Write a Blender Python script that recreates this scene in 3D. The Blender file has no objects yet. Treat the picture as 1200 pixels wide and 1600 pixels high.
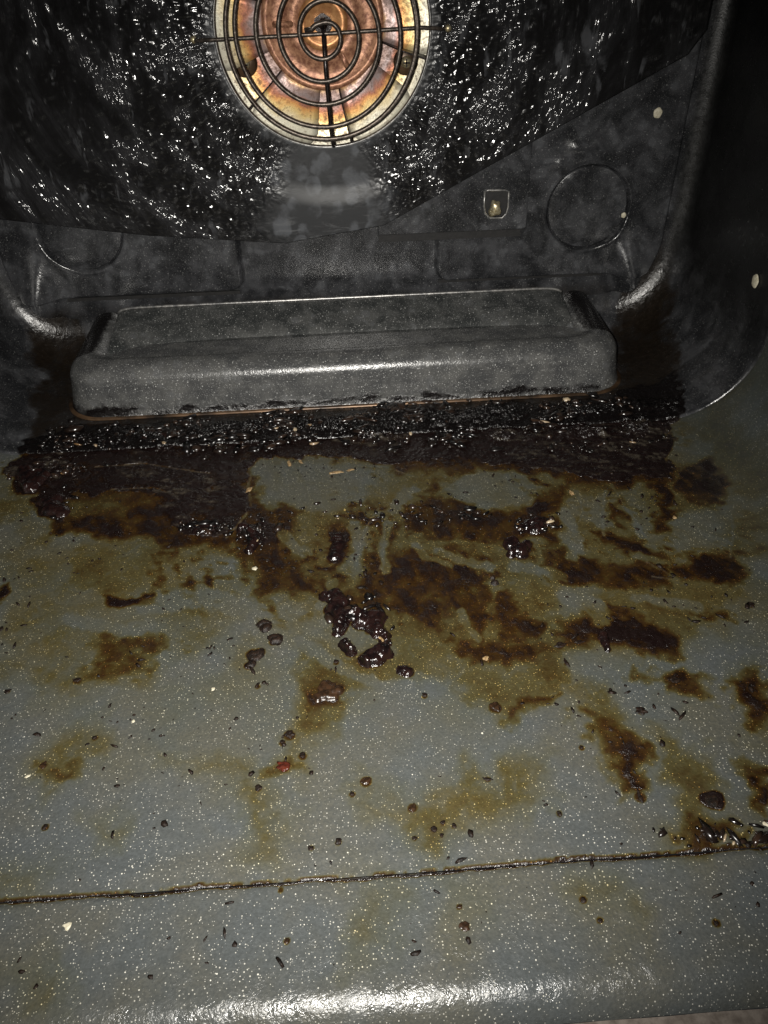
import bpy, bmesh, math, random
import numpy as np
from mathutils import Vector, Matrix

# ------------------------------------------------------------------ camera, light, exposure
scene = bpy.context.scene
COL = scene.collection
PITCH, YAW, ROLL = 0.6722, 0.044, -0.0292
fwd = Vector((math.sin(YAW)*math.cos(PITCH), math.cos(YAW)*math.cos(PITCH), -math.sin(PITCH)))
ri = Vector((math.cos(YAW), -math.sin(YAW), 0)); up = ri.cross(fwd)
ri2 = ri*math.cos(ROLL)+up*math.sin(ROLL); up2 = -ri*math.sin(ROLL)+up*math.cos(ROLL)
CAM = Vector((0.0026, -0.532, 0.2604))
cd = bpy.data.cameras.new('camera'); cam = bpy.data.objects.new('camera', cd); COL.objects.link(cam)
cam.matrix_world = Matrix(((ri2.x, up2.x, -fwd.x, CAM.x), (ri2.y, up2.y, -fwd.y, CAM.y), (ri2.z, up2.z, -fwd.z, CAM.z), (0, 0, 0, 1)))
cd.sensor_fit = 'VERTICAL'; cd.sensor_height = 36; cd.lens = 36*1230/1600
cd.clip_start = .01; cd.clip_end = 20
scene.camera = cam

world = bpy.data.worlds.new('World'); scene.world = world; world.use_nodes = True
bg = world.node_tree.nodes['Background']; bg.inputs[0].default_value = (.9, .95, 1, 1); bg.inputs[1].default_value = .012

# the phone's flash, a few millimetres beside the lens
ld = bpy.data.lights.new('flash', 'SPOT'); ld.energy = 12.5; ld.color = (1, .965, .9)
ld.spot_size = math.radians(96); ld.spot_blend = 1.0; ld.shadow_soft_size = .0045
flash = bpy.data.objects.new('flash', ld); COL.objects.link(flash)
flash.location = CAM - ri2*.013 + up2*.005 + fwd*.003
flash.rotation_mode = 'QUATERNION'
flash.rotation_quaternion = (fwd*.985 - up2*.02 - ri2*.03).normalized().to_track_quat('-Z', 'Y')

vs = scene.view_settings; vs.view_transform = 'Standard'; vs.look = 'None'; vs.exposure = 0; vs.gamma = 1; vs.use_curve_mapping = False
scene.cycles.max_bounces = 4; scene.cycles.diffuse_bounces = 2; scene.cycles.glossy_bounces = 2; scene.cycles.transmission_bounces = 0

# ------------------------------------------------------------------ helpers
rng = np.random.default_rng(7); random.seed(7)
_tab = rng.random(65536)
def _h(ix, iy, s): return _tab[(ix*374761 + iy*668265 + s*9176 + (ix*iy) % 7919) & 65535]
def vnoise(x, y, s=0):
    ix = np.floor(x).astype(np.int64); iy = np.floor(y).astype(np.int64); fx = x-ix; fy = y-iy
    fx = fx*fx*(3-2*fx); fy = fy*fy*(3-2*fy)
    a = _h(ix, iy, s); b = _h(ix+1, iy, s); c = _h(ix, iy+1, s); d = _h(ix+1, iy+1, s)
    return (a*(1-fx)+b*fx)*(1-fy)+(c*(1-fx)+d*fx)*fy
def fbm(x, y, f, o=4, s=0):
    r = 0; a = .5; t = 0
    for i in range(o):
        r = r+a*vnoise(x*f+17.3*i, y*f-9.1*i, s+i*31); t += a; a *= .5; f *= 2.03
    return r/t
def sst(a, b, x):
    t = np.clip((x-a)/(b-a), 0, 1); return t*t*(3-2*t)
def poly_sdf(px, py, poly):
    P = np.array(poly); n = len(P); d = np.full(px.shape, 1e9); ins = np.zeros(px.shape, bool)
    for i in range(n):
        a = P[i]; b = P[(i+1) % n]; ex, ey = b-a
        wx = px-a[0]; wy = py-a[1]; t = np.clip((wx*ex+wy*ey)/(ex*ex+ey*ey+1e-12), 0, 1)
        d = np.minimum(d, (wx-ex*t)**2+(wy-ey*t)**2)
        c = ((a[1] > py) != (b[1] > py))
        with np.errstate(divide='ignore', invalid='ignore'):
            xi = (b[0]-a[0])*(py-a[1])/(b[1]-a[1]+1e-15)+a[0]
        ins ^= c & (px < xi)
    d = np.sqrt(d); return np.where(ins, -d, d)
def line_dist(px, py, pts):
    d = np.full(px.shape, 1e9)
    for a, b in zip(pts[:-1], pts[1:]):
        ex, ey = b[0]-a[0], b[1]-a[1]; wx = px-a[0]; wy = py-a[1]
        t = np.clip((wx*ex+wy*ey)/(ex*ex+ey*ey+1e-12), 0, 1)
        d = np.minimum(d, (wx-ex*t)**2+(wy-ey*t)**2)
    return np.sqrt(d)

def link(name, me, m=None, parent=None, smooth=True):
    o = bpy.data.objects.new(name, me); COL.objects.link(o)
    if m is not None and not me.materials: me.materials.append(m)
    if smooth and len(me.polygons): me.polygons.foreach_set('use_smooth', [True]*len(me.polygons))
    if parent: o.parent = parent
    return o
def mesh_np(name, V, Fq):
    me = bpy.data.meshes.new(name); me.from_pydata([], [], [])
    V = np.asarray(V, np.float32); Fq = np.asarray(Fq, np.int32); k = Fq.shape[1]
    me.vertices.add(len(V)); me.vertices.foreach_set('co', V.ravel())
    me.loops.add(Fq.size); me.loops.foreach_set('vertex_index', Fq.ravel())
    me.polygons.add(len(Fq)); me.polygons.foreach_set('loop_start', np.arange(len(Fq), dtype=np.int32)*k)
    me.update(calc_edges=True); me.validate(); return me
def grid_faces(nr, nc, flip=False):
    i = np.arange(nr-1)[:, None]*nc+np.arange(nc-1)[None, :]; i = i.ravel()
    f = np.stack([i, i+1, i+nc+1, i+nc], 1)
    return f[:, ::-1] if flip else f
def set_val(me, name, arr):
    a = me.attributes.new(name, 'FLOAT', 'POINT'); a.data.foreach_set('value', np.asarray(arr, np.float32).ravel())
def set_col(me, name, arr):
    a = me.attributes.new(name, 'FLOAT_COLOR', 'POINT'); a.data.foreach_set('color', np.asarray(arr, np.float32).ravel())
def bm_obj(name, bm, m, parent=None, smooth=True):
    me = bpy.data.meshes.new(name); bmesh.ops.recalc_face_normals(bm, faces=bm.faces); bm.to_mesh(me); bm.free()
    return link(name, me, m, parent, smooth)
def thing(name, label, cat, loc=(0, 0, 0), group=None):
    o = bpy.data.objects.new(name, None); COL.objects.link(o); o.location = loc; o.empty_display_size = .01
    return tag(o, label, cat, group)
def tag(o, label, cat, group=None):
    o['label'] = label; o['category'] = cat
    if group: o['group'] = group
    return o
def struct(o, label=None):
    o['kind'] = 'structure'
    if label: o['label'] = label
    return o
def tube_mesh(name, pts, r, seg=10):
    P = [Vector(p) for p in pts]; n = len(P); V = []; F = []
    prev = None
    for i in range(n):
        t = (P[min(i+1, n-1)]-P[max(i-1, 0)]).normalized()
        a = prev if prev is not None else (Vector((0, 1, 0)) if abs(t.y) < .9 else Vector((1, 0, 0)))
        a = (a-t*a.dot(t)).normalized(); prev = a; b = t.cross(a)
        rr = r[i] if isinstance(r, (list, tuple)) else r
        for k in range(seg):
            q = 2*math.pi*k/seg; V.append(P[i]+(a*math.cos(q)+b*math.sin(q))*rr)
    for i in range(n-1):
        for k in range(seg):
            F.append((i*seg+k, i*seg+(k+1) % seg, (i+1)*seg+(k+1) % seg, (i+1)*seg+k))
    c0 = len(V); V += [P[0], P[-1]]
    for k in range(seg):
        F.append((c0, (k+1) % seg, k)); F.append((c0+1, (n-1)*seg+k, (n-1)*seg+(k+1) % seg))
    me = bpy.data.meshes.new(name); me.from_pydata([tuple(v) for v in V], [], F); me.update(); return me
def lathe_y(name, prof, seg=64):
    """profile of (radius, y) spun about the y axis"""
    V = []; F = []
    for r, y in prof:
        for k in range(seg):
            q = 2*math.pi*k/seg; V.append((r*math.cos(q), y, r*math.sin(q)))
    for i in range(len(prof)-1):
        for k in range(seg):
            F.append((i*seg+k, i*seg+(k+1) % seg, (i+1)*seg+(k+1) % seg, (i+1)*seg+k))
    bm = bmesh.new(); me = bpy.data.meshes.new(name); me.from_pydata(V, [], F)
    bm.from_mesh(me); bmesh.ops.remove_doubles(bm, verts=bm.verts, dist=1e-7); bmesh.ops.recalc_face_normals(bm, faces=bm.faces); bm.to_mesh(me); bm.free()
    return me

# ------------------------------------------------------------------ material kit
class NT:
    def __init__(s, name):
        s.m = bpy.data.materials.new(name); s.m.use_nodes = True; s.t = s.m.node_tree; s.t.nodes.clear()
        s.out = s.t.nodes.new('ShaderNodeOutputMaterial'); s.b = s.t.nodes.new('ShaderNodeBsdfPrincipled')
        s.t.links.new(s.b.outputs[0], s.out.inputs[0])
    def n(s, typ, **kw):
        nd = s.t.nodes.new(typ)
        for k, v in kw.items(): setattr(nd, k, v)
        return nd
    def put(s, sock, v):
        if isinstance(v, bpy.types.NodeSocket): s.t.links.new(v, sock)
        elif isinstance(v, (int, float)): sock.default_value = v
        else: sock.default_value = tuple(v) if len(v) == len(sock.default_value) else tuple(v)+(1,)
    def math(s, op, a, b=0, c=0, clamp=False):
        nd = s.n('ShaderNodeMath', operation=op, use_clamp=clamp); s.put(nd.inputs[0], a); s.put(nd.inputs[1], b); s.put(nd.inputs[2], c); return nd.outputs[0]
    def mix(s, f, a, b, mode='MIX'):
        nd = s.n('ShaderNodeMix', data_type='RGBA', blend_type=mode); s.put(nd.inputs[0], f); s.put(nd.inputs[6], a); s.put(nd.inputs[7], b); return nd.outputs[2]
    def step(s, x, a, b, lo=0., hi=1.):
        nd = s.n('ShaderNodeMapRange', interpolation_type='SMOOTHSTEP'); s.put(nd.inputs[0], x)
        for i, v in enumerate((a, b, lo, hi)): s.put(nd.inputs[i+1], v)
        return nd.outputs[0]
    def coord(s, kind='Object', scale=None, rot=None):
        c = s.n('ShaderNodeTexCoord').outputs[kind]
        if scale is None and rot is None: return c
        mp = s.n('ShaderNodeMapping'); s.put(mp.inputs[0], c)
        if scale: mp.inputs[3].default_value = scale
        if rot: mp.inputs[2].default_value = rot
        return mp.outputs[0]
    def noise(s, co, scale, detail=4, rough=.55, dist=0):
        nd = s.n('ShaderNodeTexNoise'); s.put(nd.inputs['Vector'], co); nd.inputs['Scale'].default_value = scale
        nd.inputs['Detail'].default_value = detail; nd.inputs['Roughness'].default_value = rough; nd.inputs['Distortion'].default_value = dist
        return nd.outputs[0]
    def vor(s, co, scale, rnd=1):
        nd = s.n('ShaderNodeTexVoronoi'); s.put(nd.inputs['Vector'], co); nd.inputs['Scale'].default_value = scale; nd.inputs['Randomness'].default_value = rnd
        return nd.outputs['Distance'], nd.outputs['Color']
    def sep(s, c):
        nd = s.n('ShaderNodeSeparateColor'); s.put(nd.inputs[0], c); return nd.outputs
    def bump(s, h, dist, strength=1, normal=None):
        nd = s.n('ShaderNodeBump'); s.put(nd.inputs['Height'], h); nd.inputs['Distance'].default_value = dist; s.put(nd.inputs['Strength'], strength)
        if normal is not None: s.put(nd.inputs['Normal'], normal)
        return nd.outputs[0]
    def speck(s, co, scale, keep, r0, r1, p=3):
        """random round dots: mask 0..1"""
        d, c = s.vor(co, scale); rc = s.sep(c)
        rad = s.math('ADD', r0, s.math('MULTIPLY', s.math('POWER', rc[0], p), r1-r0))
        m = s.step(d, s.math('MULTIPLY', rad, .55), rad, 1, 0)
        on = s.math('GREATER_THAN', rc[1], 1-keep)
        return s.math('MULTIPLY', m, s.math('MULTIPLY', on, s.math('ADD', .35, s.math('MULTIPLY', rc[2], .65))))
    def set(s, **kw):
        for k, v in kw.items(): s.put(s.b.inputs[k.replace('_', ' ')], v)
        return s.m

FILM = [(0, (1, 1, 1)), (.10, (.96, .93, .78)), (.26, (.83, .66, .28)), (.42, (.55, .35, .11)), (.56, (.40, .19, .055)), (.70, (.20, .085, .033)), (.84, (.075, .032, .022)), (1, (.028, .015, .014))]
def ramp(k, x, stops):
    cr = k.n('ShaderNodeValToRGB'); k.put(cr.inputs[0], x); el = cr.color_ramp.elements
    el[0].position = stops[0][0]; el[0].color = stops[0][1]+(1,); el[1].position = stops[-1][0]; el[1].color = stops[-1][1]+(1,)
    for p, c in stops[1:-1]: e = el.new(p); e.color = c+(1,)
    return cr.outputs[0]
def enamel_floor(name='speckled_enamel_floor', r0=.23, bs=.8):
    """grey speckled enamel under a baked-on grease film whose thickness comes from the mesh"""
    k = NT(name); co = k.coord()
    at = k.n('ShaderNodeAttribute', attribute_name='grime'); g = k.sep(at.outputs['Color'])
    n1 = k.noise(co, 30, 4); n2 = k.noise(co, 1000, 2); n3 = k.noise(co, 300, 4, .65); n4 = k.noise(co, 150, 5, .72, .8)
    base = k.mix(k.step(n1, .36, .64), (.070, .077, .078), (.080, .079, .066))
    base = k.mix(k.math('MULTIPLY', k.step(n2, .3, .7), .55), base, (.044, .048, .047))
    s1 = k.speck(co, 560, .55, .08, .19, 3); s2 = k.speck(co, 1050, .75, .14, .34, 2); s3 = k.speck(co, 75, .03, .03, .08, 2)
    sp = k.math('MAXIMUM', k.math('MAXIMUM', s1, k.math('MULTIPLY', s2, .7)), s3)
    base = k.mix(sp, base, (.68, .66, .58))
    T = k.math('ADD', g[0], k.math('MULTIPLY', k.math('MULTIPLY', k.math('SUBTRACT', n4, .5), .62), k.step(g[0], .03, .4)), clamp=True)
    T = k.math('ADD', T, k.math('MULTIPLY', k.math('MULTIPLY', k.math('SUBTRACT', n3, .5), .30), k.step(g[0], .1, .5)), clamp=True)
    c = k.mix(1, base, ramp(k, T, FILM), 'MULTIPLY')
    c = k.mix(k.math('MULTIPLY', at.outputs['Alpha'], k.step(n4, .25, .6, .7, 1)), c, k.mix(sp, (.026, .030, .028), (.10, .10, .095)))
    thick = k.step(T, .60, .95)
    c = k.mix(k.math('MULTIPLY', thick, .85), c, k.mix(n4, (.0030, .0018, .0020), (.013, .006, .005)))
    c = k.mix(k.math('MULTIPLY', g[2], k.step(n3, .38, .62)), c, (.19, .165, .12))
    ro = k.math('ADD', r0, k.math('MULTIPLY', k.step(n4, .3, .7), .22)); ro = k.math('SUBTRACT', ro, k.math('MULTIPLY', thick, .06))
    h = k.math('ADD', k.math('MULTIPLY', n2, .25), k.math('MULTIPLY', n3, k.math('ADD', .35, k.math('MULTIPLY', thick, 1.2)))); h = k.math('ADD', h, k.math('MULTIPLY', n4, .6))
    return k.set(Base_Color=c, Roughness=ro, Normal=k.bump(k.math('ADD', k.noise(co, 210, 4, .6, .5), k.math('MULTIPLY', k.noise(co, 620, 2), .45)), .0040, k.n('ShaderNodeAttribute', attribute_name='crust').outputs['Fac'], k.bump(h, .0006, bs)), Specular_IOR_Level=k.math('ADD', .5, k.math('MULTIPLY', thick, .35)))

def enamel_dark(name, lo, hi, grime=False, rough=(.28, .46), speck=.35, bump=.5, mott=60):
    k = NT(name); co = k.coord()
    n1 = k.noise(co, mott, 6, .62, .4); n2 = k.noise(co, 1100, 2); n3 = k.noise(co, 300, 5, .6)
    base = k.mix(k.step(n1, .36, .68), lo, hi)
    # pale chalky rings and drips left by old cleaning
    dd, cc = k.vor(co, 120); dry = k.math('MULTIPLY', k.step(dd, .32, .45, 1, 0), k.step(n1, .5, .62))
    base = k.mix(k.math('MULTIPLY', dry, .32), base, (.10, .104, .112))
    s1 = k.speck(co, 700, .65, .14, .36, 2); s2 = k.speck(co, 1400, .7, .2, .45, 2)
    sp = k.math('MULTIPLY', k.math('MAXIMUM', s1, k.math('MULTIPLY', s2, .6)), speck)
    c = k.mix(sp, base, (.62, .62, .6))
    ro = k.step(n3, .3, .7, rough[0], rough[1])
    h = k.math('ADD', k.math('MULTIPLY', n2, .35), k.math('MULTIPLY', n3, .5))
    if grime:
        at = k.n('ShaderNodeAttribute', attribute_name='grime'); g = k.sep(at.outputs['Color'])
        e = lambda a, w, nn: k.math('ADD', a, k.math('MULTIPLY', k.math('SUBTRACT', nn, .5), w))
        c = k.mix(at.outputs['Alpha'], c, k.mix(n1, (.0045, .0045, .0045), (.010, .010, .0095))); ro = k.math('ADD', ro, k.math('MULTIPLY', at.outputs['Alpha'], .14))
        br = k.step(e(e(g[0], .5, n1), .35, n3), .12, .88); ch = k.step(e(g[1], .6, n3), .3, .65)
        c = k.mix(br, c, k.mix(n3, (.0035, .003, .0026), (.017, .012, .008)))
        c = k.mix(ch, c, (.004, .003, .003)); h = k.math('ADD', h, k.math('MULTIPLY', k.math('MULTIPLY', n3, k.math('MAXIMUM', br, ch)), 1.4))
    nb = k.bump(h, .0005, bump)
    if grime: nb = k.bump(k.math('ADD', k.noise(co, 210, 4, .6, .5), k.math('MULTIPLY', k.noise(co, 620, 2), .45)), .0040, k.n('ShaderNodeAttribute', attribute_name='crust').outputs['Fac'], nb)
    return k.set(Base_Color=c, Roughness=ro, Normal=nb, Specular_IOR_Level=.5)

def goo_cover():
    k = NT('carbonised_grease'); co = k.coord(); uv = k.coord('UV')
    at = k.n('ShaderNodeAttribute', attribute_name='bare'); bare = at.outputs['Fac']
    def tn(sc, st, d=3, r=.6, dist=.5):
        mp = k.n('ShaderNodeMapping'); k.put(mp.inputs[0], uv); mp.inputs[3].default_value = (1/st, 1, 1)
        return k.noise(mp.outputs[0], sc, d, r, dist)
    a = tn(190, 3.4); b = tn(560, 2.6, 2); l = tn(52, 1.6, 4); n3 = k.noise(co, 48, 5)
    dr = k.math('MULTIPLY', k.step(k.noise(k.coord('Object', (1, 1, .30)), 105, 4, .6, .5), .56, .64), .8)
    base = k.mix(k.step(l, .4, .7), (.0075, .0072, .0074), (.026, .026, .028))
    base = k.mix(k.math('MULTIPLY', dr, k.step(n3, .45, .6)), base, (.075, .077, .083))
    dd, cc = k.vor(k.coord('Object', (1, 1, .8)), 92); dd = k.math('ADD', dd, k.math('MULTIPLY', k.math('SUBTRACT', k.noise(co, 240, 4), .5), .35)); blot = k.step(dd, .36, .52, 1, 0)
    sm = k.mix(k.math('MULTIPLY', blot, k.step(n3, .38, .56)), (.011, .012, .014), (.060, .064, .072))
    scf = k.math('MULTIPLY', k.step(k.noise(k.coord('Object', (.35, 1, 1.6), (0, .25, 0)), 130, 6, .7, .8), .52, .68), .8)
    zc = k.n('ShaderNodeSeparateXYZ'); k.put(zc.inputs[0], co)
    sm = k.mix(k.math('MULTIPLY', scf, k.step(zc.outputs[2], -.118, -.092, 1, .15)), sm, (.115, .117, .122))
    base = k.mix(bare, base, sm)
    ro = k.step(bare, 0, 1, .13, .50)
    patch = k.step(l, .45, .70, .08, .85)
    h = k.math('ADD', k.math('MULTIPLY', a, 1.0), k.math('MULTIPLY', b, .42))
    nb = k.bump(h, .0034, k.math('MULTIPLY', patch, k.step(bare, 0, 1, 1.0, .07)))
    return k.set(Base_Color=base, Roughness=ro, Normal=nb, Specular_IOR_Level=.5)

def heat_metal(name, r0, r1, dirt=.5, metal=.40):
    k = NT(name); co = k.coord(); nd = k.n('ShaderNodeSeparateXYZ'); k.put(nd.inputs[0], co)
    r = k.math('SQRT', k.math('ADD', k.math('MULTIPLY', nd.outputs[0], nd.outputs[0]), k.math('MULTIPLY', nd.outputs[2], nd.outputs[2])))
    n1 = k.noise(co, 70, 4, .6, .4); n2 = k.noise(co, 420, 4, .65)
    t = k.math('ADD', k.math('DIVIDE', k.math('SUBTRACT', r, r0), r1-r0), k.math('MULTIPLY', k.math('SUBTRACT', n1, .5), .42))
    cr = k.n('ShaderNodeValToRGB'); k.put(cr.inputs[0], t); el = cr.color_ramp.elements
    stops = [(0, (.17, .075, .045)), (.20, (.80, .50, .20)), (.32, (.44, .30, .26)), (.46, (.42, .33, .32)), (.58, (.52, .20, .12)), (.66, (.90, .45, .15)), (.76, (.95, .70, .30)), (.92, (.97, .92, .74))]
    el[0].position = 0; el[0].color = stops[0][1]+(1,); el[1].position = 1; el[1].color = stops[-1][1]+(1,)
    for p, c in stops[1:-1]: e = el.new(p); e.color = c+(1,)
    c = k.mix(k.math('MULTIPLY', k.step(n2, .48, .66), dirt), cr.outputs[0], (.13, .065, .04))
    return k.set(Base_Color=c, Metallic=metal, Roughness=k.step(n2, .3, .7, .34, .55), Normal=k.bump(n2, .0004, .5))

def plain(name, c1, c2, rough, metal=0, scale=200, bump=.3, dist=.0004, spec=.5, coat=0):
    k = NT(name); co = k.coord(); n = k.noise(co, scale, 5, .6)
    m = k.set(Base_Color=k.mix(k.step(n, .32, .68), c1, c2), Roughness=rough, Metallic=metal, Normal=k.bump(n, dist, bump), Specular_IOR_Level=spec)
    if coat: k.b.inputs['Coat Weight'].default_value = coat; k.b.inputs['Coat Roughness'].default_value = .06
    return m

M_floor = enamel_floor(); M_lip = enamel_floor('speckled_enamel_lip', .13, 1.0)
M_back = enamel_dark('sooty_enamel_back', (.013, .0135, .015), (.050, .051, .055), True, (.13, .30), .22, .45, 55)
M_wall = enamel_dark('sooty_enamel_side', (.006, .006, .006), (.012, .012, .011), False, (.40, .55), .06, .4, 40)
M_box = enamel_dark('speckled_enamel_box', (.046, .047, .048), (.088, .088, .085), True, (.17, .30), .72, .7, 70)
M_panel = enamel_dark('speckled_enamel_panel', (.026, .028, .028), (.072, .073, .071), False, (.25, .4), .65, .8, 70)
M_goo = goo_cover()
M_fan = heat_metal('heat_tinted_blade', .026, .059, .55)
M_shroud = heat_metal('heat_tinted_shroud', .024, .064, .75)
M_hub = plain('browned_hub_metal', (.24, .10, .06), (.56, .29, .17), .42, .35, 380, .6)
M_hub2 = plain('copper_hub_metal', (.42, .18, .07), (.66, .34, .14), .38, .5, 260, .4)
M_wire = plain('blackened_wire', (.045, .036, .030), (.15, .125, .105), .36, .7, 500, .35)
M_iron = plain('dark_iron', (.010, .008, .008), (.035, .026, .024), .25, .5, 500, .4)
M_screw = plain('dull_screw_metal', (.34, .27, .14), (.66, .60, .42), .36, .7, 700, .4)
M_pale = plain('cream_chip', (.42, .38, .27), (.62, .58, .45), .5, 0, 900, .5)
M_rim = plain('worn_steel_rim', (.16, .16, .16), (.42, .41, .39), .33, .7, 300, .4)
M_copper = plain('rusty_bronze_edge', (.008, .005, .003), (.15, .09, .05), .34, .5, 45, .5)
M_tar = plain('glossy_burnt_tar', (.0035, .0022, .0025), (.016, .007, .006), .20, 0, 240, .7, .0012, .6, .25)
M_char = plain('matt_burnt_crumb', (.004, .003, .0025), (.020, .011, .007), .48, 0, 600, .8, .0008, .3)
M_red = plain('dark_red_crumb', (.030, .006, .004), (.085, .018, .009), .3, 0, 500, .6)
M_rust = plain('brown_crumb', (.010, .006, .0035), (.040, .020, .010), .3, 0, 500, .6)
M_tan = plain('tan_crumb', (.16, .095, .04), (.38, .27, .14), .42, 0, 700, .6)
M_frame = plain('door_frame_metal', (.12, .10, .085), (.22, .19, .165), .42, .3, 300, .4)
M_dark = plain('matt_black', (.004, .004, .004), (.010, .009, .009), .6, 0, 300, .3)  # plain black, also the colour of the painted shadow strips

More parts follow.
